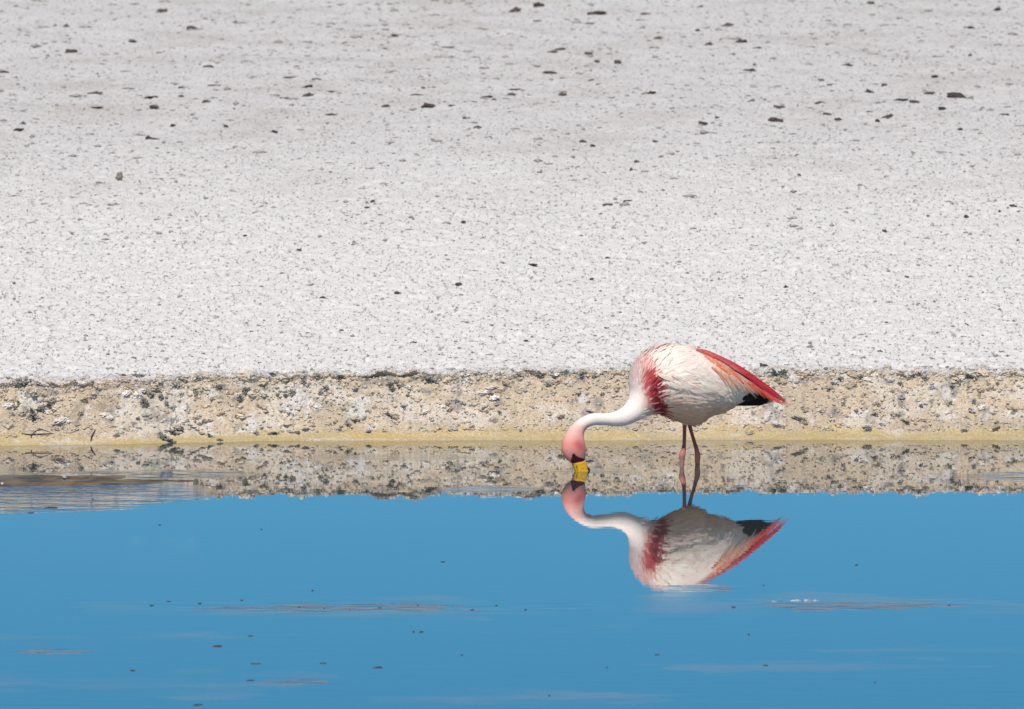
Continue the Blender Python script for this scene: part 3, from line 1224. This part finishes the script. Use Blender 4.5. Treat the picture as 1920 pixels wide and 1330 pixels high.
# mud lumps and flakes on the salt flat (pixel where each is seen, its width and height in pixels)
lumps = [(123, 52, 10, 9), (361, 55, 17, 9), (442, 45, 14, 8), (132, 99, 22, 8), (250, 80, 18, 8), (391, 128, 18, 8), (118, 84, 12, 8), (302, 23, 17, 7),
         (594, 152, 15, 9), (576, 166, 18, 7), (575, 181, 18, 8), (620, 175, 17, 6), (289, 202, 13, 7), (386, 193, 13, 8), (340, 182, 8, 6), (572, 203, 10, 8),
         (464, 204, 8, 6), (423, 238, 8, 6), (324, 236, 9, 5), (514, 248, 11, 6), (35, 245, 14, 6), (42, 234, 9, 7), (279, 261, 9, 8), (223, 0, 10, 5),
         (964, 22, 19, 9), (1010, 11, 17, 9), (816, 6, 20, 10), (733, 11, 14, 7), (1121, 28, 28, 10), (1211, 32, 17, 9), (1234, 74, 12, 9), (1036, 100, 16, 7),
         (739, 70, 11, 9), (1158, 117, 11, 7), (1103, 102, 15, 6), (1119, 117, 9, 6), (1051, 94, 16, 6), (1030, 139, 20, 8), (1006, 128, 12, 6), (1109, 153, 10, 7),
         (1054, 180, 13, 8), (1220, 179, 20, 10), (1263, 207, 13, 7), (915, 185, 18, 8), (927, 191, 9, 8), (955, 181, 19, 7), (802, 200, 22, 9), (844, 201, 15, 6),
         (792, 168, 9, 7), (724, 200, 11, 6), (683, 178, 10, 6), (871, 222, 6, 5), (1166, 217, 8, 7), (895, 241, 11, 7), (1093, 268, 10, 8), (1111, 275, 9, 7),
         (1227, 268, 9, 7), (730, 311, 10, 7), (961, 323, 8, 8), (1183, 319, 7, 8), (1011, 325, 12, 7), (1193, 304, 11, 6), (699, 379, 11, 7), (688, 390, 11, 6),
         (698, 417, 9, 7), (774, 412, 8, 5), (869, 417, 11, 6), (870, 312, 6, 5), (1314, 15, 9, 7), (1309, 59, 10, 7), (1361, 51, 20, 8), (1328, 85, 12, 8),
         (1388, 80, 20, 8), (1419, 94, 20, 8), (1404, 136, 21, 10), (1418, 125, 16, 7), (1630, 8, 15, 7), (1870, 19, 12, 7), (1816, 56, 20, 9), (1585, 126, 20, 9),
         (1538, 153, 13, 7), (1632, 123, 7, 6), (1752, 146, 13, 8), (1630, 174, 16, 8), (1657, 162, 11, 7), (1742, 177, 17, 7), (1793, 182, 30, 11), (1767, 205, 13, 7),
         (1715, 193, 15, 8), (1535, 195, 18, 6), (1459, 204, 22, 9), (1407, 193, 15, 6), (1551, 216, 12, 6), (1572, 225, 11, 6), (1453, 226, 22, 8), (1645, 227, 8, 6),
         (1665, 220, 18, 6), (1800, 244, 8, 6), (1495, 294, 8, 8), (1498, 329, 8, 8), (1469, 352, 8, 6), (1580, 306, 9, 7), (1705, 306, 7, 8), (1793, 311, 14, 6),
         (1812, 407, 9, 8), (1658, 434, 10, 7), (1316, 233, 18, 7), (1344, 222, 8, 6), (1900, 387, 16, 7), (1874, 397, 7, 6), (1819, 108, 7, 10), (1905, 130, 7, 6)]
lumps2 = [(489, 683, 12, 9), (460, 443, 9, 6), (1475, 540, 16, 9), (1135, 619, 20, 9), (1142, 487, 16, 7), (1000, 497, 20, 6), (945, 495, 18, 5), (1110, 524, 9, 6),
          (606, 560, 14, 6), (640, 620, 9, 5), (775, 644, 16, 7), (910, 635, 14, 6), (650, 660, 12, 8), (200, 640, 10, 6), (338, 640, 16, 6), (80, 560, 9, 6),
          (1560, 600, 10, 7), (1700, 520, 11, 6), (1810, 610, 12, 7), (1650, 660, 13, 7), (1880, 560, 9, 6), (1270, 560, 9, 6), (1360, 470, 9, 6), (985, 640, 12, 6),
          (560, 470, 11, 6), (310, 520, 10, 6), (130, 480, 9, 5), (860, 533, 14, 5), (745, 550, 13, 6), (1420, 610, 9, 7), (1530, 440, 9, 6), (20, 430, 12, 6)]
flakes = [(620, 47, 33, 5), (505, 45, 20, 4), (571, 80, 22, 4), (178, 176, 24, 7), (240, 167, 20, 4), (284, 183, 22, 5), (545, 147, 26, 5), (532, 186, 22, 6),
          (618, 216, 20, 5), (400, 161, 18, 4), (343, 165, 17, 5), (420, 190, 20, 4), (180, 202, 26, 3), (605, 188, 16, 4), (609, 173, 18, 5), (937, 130, 31, 6),
          (912, 164, 28, 5), (967, 169, 27, 5), (790, 180, 33, 5), (890, 192, 34, 4), (841, 90, 22, 4), (798, 131, 24, 5), (1079, 38, 15, 4), (1105, 45, 18, 4),
          (1255, 160, 28, 5), (1193, 171, 17, 4), (1380, 150, 16, 4), (1311, 150, 24, 4), (1406, 149, 17, 4), (1455, 147, 22, 4), (1520, 180, 28, 5), (1560, 160, 18, 4),
          (1762, 108, 22, 5), (1780, 91, 22, 4), (1815, 154, 15, 4), (1690, 187, 24, 4), (1588, 274, 22, 3), (1632, 210, 15, 4), (1882, 215, 18, 4), (1010, 40, 16, 4),
          (1140, 384, 16, 4), (1177, 377, 15, 4), (1129, 403, 12, 5), (28, 369, 16, 5), (65, 3, 22, 6), (5, 137, 22, 6), (285, 262, 22, 4), (1490, 253, 18, 4)]
for (x, y, w, h) in lumps + lumps2:
    where = 'out on the white salt flat' if y < 300 else 'on the pale salt nearer the bank'
    lab = ('broad' if w >= 18 else 'small' if w < 11 else 'middle-sized') + ' dark brown mud lump lying loose ' + where
    P = on_salt(x, y)
    s = np.linalg.norm(P - CAM) / FPX
    kk = 1.0 if y < 300 else 0.72
    wx_, hz = w * s / 2 * 1.3 * kk, h * s / 2 * 1.45 * kk
    put('mud_lump', dr.choice(V_MUD), P + np.array([0, 0, hz * 0.15]), (wx_, wx_ * dr.uniform(0.9, 1.6), hz), lab, 'mud lump', 'mud lumps on the salt flat')
for (x, y, w, h) in flakes:
    lab = ('very long' if w >= 25 else 'short' if w < 18 else 'long') + ' thin dark mud flake lying flat on the white salt'
    P = on_salt(x, y)
    s = np.linalg.norm(P - CAM) / FPX
    wx_, hz = w * s / 2 * 1.3, h * s / 2 * 2.0
    put('mud_flake', dr.choice(V_FLAKE), P + np.array([0, 0, hz * 0.1]), (wx_, wx_ * dr.uniform(0.6, 1.1), hz), lab, 'mud flake', 'mud flakes on the salt flat', tilt=0.08)
# the one upright stone
P = on_salt(224, 338)
s = np.linalg.norm(P - CAM) / FPX
me = lump_mesh('stone', 4, rough=0.35, sub=3, flat=1.0)
me.materials.append(M_STONE)
put('stone', me, P + np.array([0, 0, 7 * s]), (6.5 * s, 6.5 * s, 9.5 * s), 'upright greyish tan stone standing alone on the white salt flat', 'stone', None)

# crumbs of mud strewn over the salt, too many to count
oct_v = np.array([(1, 0, 0), (-1, 0, 0), (0, 1, 0), (0, -1, 0), (0, 0, 1), (0, 0, -0.6)], float)
oct_f = np.array([(0, 2, 4), (2, 1, 4), (1, 3, 4), (3, 0, 4), (2, 0, 5), (1, 2, 5), (3, 1, 5), (0, 3, 5)])


def crumbs(name, n, fn, smin, smax, mat, label, flatr=(0.5, 1.0)):
    xx, yy, zz = fn(n)
    n = len(xx)
    sz = smin * (smax / smin) ** (rng.random(n) ** 2.2)
    v = oct_v[None] * (1 + 0.35 * rng.normal(size=(n, 6, 1)))
    v = v * sz[:, None, None] * np.stack([rng.uniform(0.8, 1.7, n), rng.uniform(0.8, 1.5, n), rng.uniform(*flatr, n)], 1)[:, None, :]
    v += np.stack([xx, yy, zz + sz * 0.2], 1)[:, None, :]
    f = oct_f[None] + (np.arange(n) * 6)[:, None, None]
    o = link(name, raw_mesh(name, v.reshape(-1, 3), f.reshape(-1, 3)), mat, smooth_shade=False)
    tag(o, label, name.replace('_', ' '), kind='stuff')
    return o


def on_flat(n):
    d = 0.06 + 19 * rng.random(n) ** 1.35
    x = rng.uniform(-1, 1, n) * (2.0 + 0.05 * d)
    y = foot_y(x) + bank_depth(x) + d
    return x, y, salt_z(x, y)


crumbs('mud_crumbs', 10000, on_flat, 0.0018, 0.0068, M_CRUMB, 'fine grey mud crumbs strewn all over the white salt flat')


def on_far(n):
    d = 3.5 + 16 * rng.random(n) ** 0.8
    x = rng.uniform(-1, 1, n) * (2.0 + 0.05 * d)
    y = foot_y(x) + bank_depth(x) + d
    return x, y, salt_z(x, y) - 0.001


crumbs('mud_scales', 4500, on_far, 0.004, 0.015, M_CRUMB, 'small greyish mud scales scattered over the far salt', (0.35, 0.6))


# ---- bank
bank_cols = xs_bank
bX, bY, bZ, bC = bank_arrays(xs_bank)


def on_bank(px, py):
    """first point of the bank surface that the pixel sees"""
    d = ray(px, py)
    x = d[0] * 40.95
    j = int(np.argmin(np.abs(bank_cols - x)))
    P = np.stack([bX[:, j], bY[:, j], bZ[:, j]], 1)
    ex, ey = to_px(P)
    ok = np.arange(len(P)) < 136
    k = np.argmin(np.where(ok, np.abs(ey - py), 1e9))
    return P[k] + np.array([x - P[k, 0], 0, 0])


def clod_group(name, meshes, pts, label, cat, group, zf=1.0, size=1.0):
    for (x, y, w, h) in pts:
        P = on_bank(x, y)
        s = np.linalg.norm(P - CAM) / FPX
        a_, c_ = w * s / 2 * size, h * s / 2 * size
        where = 'at the crest of the bank' if y < 724 else ('at the yellow foot of the bank' if y > 800 else 'midway up the bank face')
        big = 'large' if w >= 20 else ('small' if w < 13 else 'middle-sized')
        put(name, dr.choice(meshes), P + np.array([0, 0.1 * a_, 0]), (a_, (a_ + c_) / 2, c_ * zf), big + ' ' + label + ' ' + where, cat, group, tilt=0.5)


grey_pts = [(60, 776, 22, 18), (76, 768, 26, 16), (92, 760, 20, 14), (100, 752, 16, 12), (66, 786, 18, 12), (60, 741, 22, 14), (52, 736, 12, 8), (28, 766, 8, 10), (25, 801, 8, 10),
            (305, 822, 20, 16), (322, 812, 24, 14), (318, 828, 22, 10), (335, 806, 20, 8), (300, 815, 10, 8), (270, 756, 14, 16), (282, 742, 18, 14), (300, 744, 12, 14), (268, 750, 10, 10),
            (310, 756, 10, 10), (330, 722, 22, 18), (345, 712, 18, 12), (300, 722, 14, 12), (290, 728, 12, 12), (370, 712, 18, 14), (405, 726, 20, 8), (420, 729, 16, 8), (368, 736, 12, 10),
            (458, 730, 14, 10), (250, 708, 22, 12), (262, 706, 18, 10), (230, 706, 16, 9), (15, 712, 20, 12), (40, 716, 26, 12), (448, 750, 14, 14), (443, 783, 8, 9), (483, 762, 8, 8),
            (375, 795, 12, 8), (413, 826, 12, 7), (393, 818, 14, 9), (370, 807, 10, 6), (480, 812, 14, 10), (220, 818, 14, 9), (152, 777, 10, 12), (35, 756, 12, 9), (258, 786, 9, 9),
            (512, 706, 30, 14), (534, 742, 10, 10), (545, 735, 12, 14), (567, 717, 12, 12), (607, 728, 16, 12), (600, 738, 12, 8), (635, 707, 16, 8), (688, 714, 14, 10), (592, 704, 18, 8),
            (730, 722, 16, 14), (735, 731, 12, 10), (748, 724, 12, 9), (800, 712, 18, 14), (813, 716, 20, 12), (822, 710, 12, 10), (668, 731, 14, 8), (697, 738, 8, 6), (756, 763, 12, 7),
            (763, 742, 8, 9), (730, 779, 20, 11), (651, 788, 14, 9), (665, 790, 22, 10), (654, 797, 14, 8), (680, 786, 16, 6), (636, 806, 10, 7), (625, 793, 10, 7), (570, 806, 16, 8),
            (555, 812, 14, 7), (512, 814, 18, 8), (690, 811, 14, 8), (797, 776, 12, 9), (855, 752, 10, 10), (921, 738, 12, 8), (936, 774, 8, 7), (1012, 702, 18, 12), (1040, 710, 14, 12),
            (1028, 723, 14, 10), (975, 702, 14, 9), (945, 693, 16, 5), (1060, 700, 20, 12), (1090, 702, 24, 12), (1120, 708, 18, 10), (1085, 735, 10, 8), (1130, 740, 10, 8), (1105, 755, 10, 6),
            (1455, 702, 22, 14), (1470, 698, 18, 12), (1478, 708, 14, 14), (1463, 718, 12, 14), (1460, 714, 10, 12), (1440, 688, 22, 8), (1553, 694, 12, 9), (1580, 710, 14, 10),
            (1615, 708, 16, 14), (1606, 700, 12, 10), (1729, 703, 14, 12), (1738, 710, 14, 9), (1806, 714, 10, 14), (1836, 712, 12, 14), (1820, 706, 18, 10), (1785, 684, 9, 12), (1584, 757, 12, 8),
            (1730, 761, 9, 12), (1642, 777, 14, 8), (1677, 778, 12, 7), (1688, 781, 10, 7), (1830, 752, 12, 9), (1897, 767, 10, 6), (1875, 720, 10, 8), (1760, 780, 12, 9), (1790, 726, 12, 8),
            (1470, 750, 12, 8), (1560, 730, 14, 8), (1693, 720, 12, 9), (1408, 814, 16, 8), (1460, 800, 20, 7), (1500, 786, 26, 9), (1630, 806, 16, 7), (1810, 808, 14, 9), (1870, 805, 18, 8), (1700, 790, 18, 8)]
clod_group('grey_clod', V_GREY, grey_pts, 'rough dark grey clod', 'clod', 'grey clods on the bank', size=1.0)
white_pts = [(115, 788, 26, 12), (128, 792, 14, 8), (88, 774, 16, 12), (235, 738, 24, 12), (255, 742, 22, 14), (265, 734, 18, 10), (195, 778, 22, 10), (205, 784, 16, 8), (15, 762, 22, 14), (22, 776, 16, 10),
             (490, 740, 18, 12), (445, 742, 14, 10), (320, 760, 18, 9), (270, 778, 16, 8), (797, 771, 12, 10), (828, 764, 16, 10), (905, 738, 26, 14), (925, 746, 20, 10), (890, 745, 16, 10), (920, 728, 24, 9),
             (875, 735, 14, 10), (640, 745, 9, 7), (765, 726, 18, 10), (870, 706, 20, 10), (885, 712, 18, 10), (1035, 715, 14, 10), (1112, 770, 26, 7), (1150, 745, 16, 7), (1630, 695, 22, 12), (1645, 704, 18, 12),
             (1675, 714, 18, 10), (1632, 712, 20, 8), (1510, 695, 22, 10), (1700, 734, 18, 10), (1690, 742, 14, 8), (1830, 769, 24, 12), (1845, 764, 18, 10), (1807, 712, 12, 16), (1570, 715, 16, 9), (1590, 722, 14, 8),
             (1465, 740, 22, 8), (1540, 770, 18, 8), (1630, 800, 24, 9), (1660, 795, 20, 9), (1780, 775, 16, 8), (1865, 776, 20, 9), (1750, 727, 16, 8), (530, 768, 14, 8), (590, 764, 12, 7), (690, 770, 14, 7)]
for k in range(45):
    x = dr.uniform(5, 1915)
    if 1190 < x < 1440:
        continue
    white_pts.append((x, float(np.interp(x, [0, 200, 450, 1000, 1900], [714, 714, 703, 697, 691])) + dr.uniform(-5, 8), dr.uniform(9, 22), dr.uniform(7, 13)))
clod_group('salt_chunk', V_WHITE, white_pts, 'knobbly white salt chunk', 'salt chunk', 'white salt chunks in the bank')
tan_pts = []
for k in range(90):
    x = dr.uniform(5, 1915)
    if 1180 < x < 1440:
        continue
    tan_pts.append((x, dr.uniform(705, 800) + (8 if x < 450 else 0), dr.uniform(10, 24), dr.uniform(7, 13)))
for k in range(40):
    x = dr.uniform(5, 1915)
    if 1190 < x < 1440:
        continue
    tan_pts.append((x, np.interp(x, [0, 200, 450, 1000, 1900], [718, 718, 706, 700, 694]) + dr.uniform(-6, 12), dr.uniform(9, 26), dr.uniform(6, 13)))
clod_group('earth_clod', V_TAN, tan_pts, 'crumbly tan earth clod', 'clod', 'earth clods on the bank')


def on_face(n):
    x = rng.uniform(-2.2, 2.2, n)
    q = rng.integers(28, 124, n)
    j = np.clip(np.searchsorted(xs_bank, x), 0, len(xs_bank) - 1)
    return x, bY[q, j], bZ[q, j]


crumbs('bank_crumbs', 2200, on_face, 0.0018, 0.0058, M_CRUMB, 'fine grey crumbs sticking to the face of the bank', (0.7, 1.1))
crumbs('earth_crumbs', 5200, on_face, 0.0022, 0.0065, M_TAN, 'fine tan earth crumbs covering the face of the bank', (0.7, 1.1))
crumbs('salt_crumbs', 2600, on_face, 0.0020, 0.0065, M_WHITE, 'fine white salt crumbs clinging to the face of the bank', (0.7, 1.1))


def twig(name, pts, rad, label):
    P = [on_bank(x, y) + np.array([0, -0.006, 0.0]) for x, y in pts]
    P[0] = P[0] + np.array([0, 0.008, 0])
    P[-1] = P[-1] + np.array([0, 0.006, 0])
    V, F = tube(round_tube(P, rad, 8))
    o = link(name, mesh_ngon(name, V, F), M_TWIG)
    tag(o, label, 'twig')


twig('twig', [(180, 806), (176, 813), (173, 820), (172, 829)], [.0012, .0022, .0022, .0012], 'short curved dark twig standing at the foot of the bank')
twig('twig', [(40, 814), (60, 815), (80, 814), (103, 813)], [.001, .0018, .0018, .001], 'thin dark twig lying level at the foot of the bank')
twig('twig', [(62, 824), (60, 818), (66, 810), (78, 805), (96, 812)], [.001, .0015, .0015, .0015, .001], 'thin bent twig arched over the level twig at the foot of the bank')

# ---- things floating on the water
m, nt, b = new_mat('floating_weed')
fz = pos_noise(nt, 90, 90, 90)
nt.links.new(mixc(nt, ramp(nt, fz, 0.4, 0.6), (0.04, 0.038, 0.03), (0.08, 0.06, 0.03)), b.inputs['Base Color'])
b.inputs['Roughness'].default_value = 0.6
M_WEED = m
m, nt, b = new_mat('floating_foam')
b.inputs['Base Color'].default_value = (0.70, 0.68, 0.66, 1)
b.inputs['Roughness'].default_value = 0.8
fz = pos_noise(nt, 40, 14, 1, detail=4, rough=0.7)
tr = nt.nodes.new('ShaderNodeBsdfTransparent')
mx = nt.nodes.new('ShaderNodeMixShader')
nt.links.new(ramp(nt, fz, 0.42, 0.72), mx.inputs[0])
nt.links.new(tr.outputs[0], mx.inputs[1])
nt.links.new(b.outputs[0], mx.inputs[2])
nt.links.new(mx.outputs[0], nt.nodes['Material Output'].inputs['Surface'])
M_FOAM = m
m, nt, b = new_mat('scum_film')
fz = pos_noise(nt, 10, 24, 1, detail=5, rough=0.7)
tr = nt.nodes.new('ShaderNodeBsdfTransparent')
b.inputs['Base Color'].default_value = (0.33, 0.275, 0.255, 1)
b.inputs['Roughness'].default_value = 0.7
b.inputs['Specular IOR Level'].default_value = 0.5
mx = nt.nodes.new('ShaderNodeMixShader')
fa = N(nt, 'ShaderNodeMath', operation='MULTIPLY')
nt.links.new(ramp(nt, fz, 0.36, 0.66), fa.inputs[0])
fa.inputs[1].default_value = 0.55
nt.links.new(fa.outputs[0], mx.inputs[0])
nt.links.new(tr.outputs[0], mx.inputs[1])
nt.links.new(b.outputs[0], mx.inputs[2])
nt.links.new(mx.outputs[0], nt.nodes['Material Output'].inputs['Surface'])
M_SCUM = m


def raft(name, px, py, wpx, dpx, mat, label, cat, group, seed, z=0.0025, wob=0.35, n=40):
    """a thin floating sheet with an uneven rim; wpx and dpx are its seen width and depth"""
    c = on_z(px, py)
    s = np.linalg.norm(c - CAM) / FPX
    rx = wpx * s / 2
    ry = (on_z(px, py - dpx / 2)[1] - on_z(px, py + dpx / 2)[1]) / 2
    a_ = np.linspace(0, 2 * np.pi, n, endpoint=False)
    r = 1 + wob * fbm(np.cos(a_) * 2.2 + seed, np.sin(a_) * 2.2, 400 + seed, 4) * 2
    ring = np.stack([c[0] + rx * np.cos(a_) * r, c[1] + ry * np.sin(a_) * r], 1)
    inn = np.stack([c[0] + rx * np.cos(a_) * r * 0.8, c[1] + ry * np.sin(a_) * r * 0.8], 1)
    V = [(x, y, -0.001) for x, y in ring] + [(x, y, z) for x, y in inn] + [(c[0], c[1], z * 1.2)]
    F = [(i, (i + 1) % n, n + (i + 1) % n, n + i) for i in range(n)] + [(n + i, n + (i + 1) % n, 2 * n) for i in range(n)]
    o = link(name, mesh_ngon(name, V, F), mat)
    tag(o, label, cat, group)
    return o


weeds = [(490, 993, 5, 2), (586, 1108, 6, 3), (562, 1139, 8, 3), (608, 1141, 5, 4), (656, 1144, 5, 3), (712, 1140, 16, 3), (783, 1136, 5, 3), (885, 1144, 12, 2), (931, 1136, 6, 3), (986, 1144, 6, 4),
         (375, 1132, 10, 3), (316, 1128, 14, 2), (285, 1136, 14, 2), (453, 1126, 8, 2), (470, 1193, 14, 3), (775, 1185, 9, 4), (790, 1185, 14, 3), (866, 1229, 6, 4), (408, 1212, 30, 3), (480, 1245, 26, 2),
         (606, 1244, 18, 2), (248, 1258, 16, 3), (710, 1252, 26, 3), (470, 1276, 18, 3), (372, 1322, 24, 4), (1780, 1136, 7, 4), (1404, 1190, 6, 3), (1432, 1098, 5, 2), (1232, 1228, 14, 2), (1436, 1248, 14, 3),
         (1375, 1139, 12, 3), (1640, 1280, 6, 3), (1138, 1252, 6, 2), (1030, 1305, 8, 4), (830, 1054, 10, 2), (96, 952, 30, 3), (60, 962, 20, 2), (300, 985, 12, 2), (1606, 1060, 10, 2)]
for k, (x, y, w, h) in enumerate(weeds):
    raft('floating_weed', x, y, w * 0.6, h * 0.8, M_WEED, 'tiny dark weed scrap floating on the open blue water', 'weed scrap', 'weed scraps on the water', k, z=0.0012, n=18, wob=0.6)
for k, (x, y, w, h) in enumerate([(1457, 1127, 44, 3), (1508, 1126, 50, 3)]):
    raft('foam_streak', x, y, w, h, M_FOAM, 'thin white foam streak floating at the edge of the brown film', 'foam streak', 'white foam streaks on the water', 60 + k, z=0.002)
raft('scum_film', 650, 1140, 470, 17, M_SCUM, 'long faint mauve brown scum film dotted with dark weed scraps on open water', 'scum film', None, 71, z=0.0012, wob=0.3, n=80)
raft('scum_film', 1590, 1137, 400, 19, M_SCUM, 'faint mauve brown scum film beside two white foam streaks', 'scum film', None, 72, z=0.0012, wob=0.3, n=80)
raft('scum_film', 560, 1279, 130, 10, M_SCUM, 'small reddish scum film alone on open water with no foam', 'scum film', None, 73, z=0.0012, wob=0.3, n=50)
raft('scum_film', 100, 1222, 140, 10, M_SCUM, 'narrow reddish scum film on open water lying apart from the weed scraps', 'scum film', None, 74, z=0.0012, wob=0.3, n=50)

m, nt, b = new_mat('pale_band')  # thin pale sheets that paint the lighter sheen of the wind bands
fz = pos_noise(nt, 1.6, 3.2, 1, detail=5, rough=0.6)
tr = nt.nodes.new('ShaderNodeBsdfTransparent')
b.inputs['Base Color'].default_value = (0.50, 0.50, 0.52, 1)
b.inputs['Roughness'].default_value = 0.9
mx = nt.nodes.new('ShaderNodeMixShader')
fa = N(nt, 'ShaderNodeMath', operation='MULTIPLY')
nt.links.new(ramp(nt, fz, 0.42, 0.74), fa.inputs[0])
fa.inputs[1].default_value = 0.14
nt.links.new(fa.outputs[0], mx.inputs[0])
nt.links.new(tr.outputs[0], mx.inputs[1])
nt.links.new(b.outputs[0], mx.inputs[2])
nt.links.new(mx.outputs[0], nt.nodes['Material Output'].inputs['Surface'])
M_BAND = m
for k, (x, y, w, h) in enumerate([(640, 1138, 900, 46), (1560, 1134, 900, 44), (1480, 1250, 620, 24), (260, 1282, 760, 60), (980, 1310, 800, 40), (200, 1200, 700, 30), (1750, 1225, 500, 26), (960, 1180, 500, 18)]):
    raft('pale_band', x, y, w, h, M_BAND, 'very faint pale mineral film streak spread on the open blue water', 'mineral film', 'painted pale wind bands on the water', 80 + k, z=0.0006, wob=0.35, n=90)

# brown mud bar just breaking the surface, with two white pebbles on it
m, nt, b = new_mat('wet_mud')
fz = pos_noise(nt, 12, 8, 12, detail=5)
nt.links.new(mixc(nt, ramp(nt, fz, 0.4, 0.62), (0.085, 0.05, 0.018), (0.19, 0.135, 0.06)), b.inputs['Base Color'])
rr = N(nt, 'ShaderNodeMath', operation='MULTIPLY_ADD')
nt.links.new(ramp(nt, pos_noise(nt, 3, 12, 3, detail=4), 0.40, 0.66), rr.inputs[0])
rr.inputs[1].default_value = 0.45
rr.inputs[2].default_value = 0.32
nt.links.new(rr.outputs[0], b.inputs['Roughness'])
b.inputs['Specular IOR Level'].default_value = 0.6
M_WET = m
sx = np.linspace(-2.9, -0.8, 260)
sy = np.linspace(-1.05, 0.05, 130)
X, Y = np.meshgrid(sx, sy)
# a long low shoal that narrows to a tongue at its right end
cy = on_z(60, 902)[1] + 0.03 * fbm(X * 1.5, 2.2, 504, 3)
half = 0.29 * (1 - np.clip((X + 1.5) / 0.62, 0, 1)) ** 0.7 + 0.02
r2 = np.abs(Y - cy) / half
Z = 0.0035 - 0.011 * np.minimum(r2, 3) ** 2 + 0.011 * fbm(X * 2.4, Y * 9, 501, 5, 0.6)
edge = np.minimum(np.minimum(X - sx[0], sx[-1] - X), np.minimum(Y - sy[0], sy[-1] - Y))
Z = np.minimum(Z, 0.003 + 0.001 * fbm(X * 6, Y * 10, 503, 3)) - 0.2 * (1 - smooth(0, 0.12, edge))
bar = link('mud_bar', grid_mesh('mud_bar', X, Y, Z), M_WET)
tag(bar, kind='structure')
for k, (x, y, w) in enumerate([(121, 894, 7), (4, 907, 5)]):
    P = on_z(x, y, 0.006)
    s = np.linalg.norm(P - CAM) / FPX
    put('pebble', V_WHITE[k], P, (w * s / 2, w * s / 2, w * s / 2), 'small white pebble on the brown mud bar at the water surface', 'pebble', 'white pebbles on the mud bar')
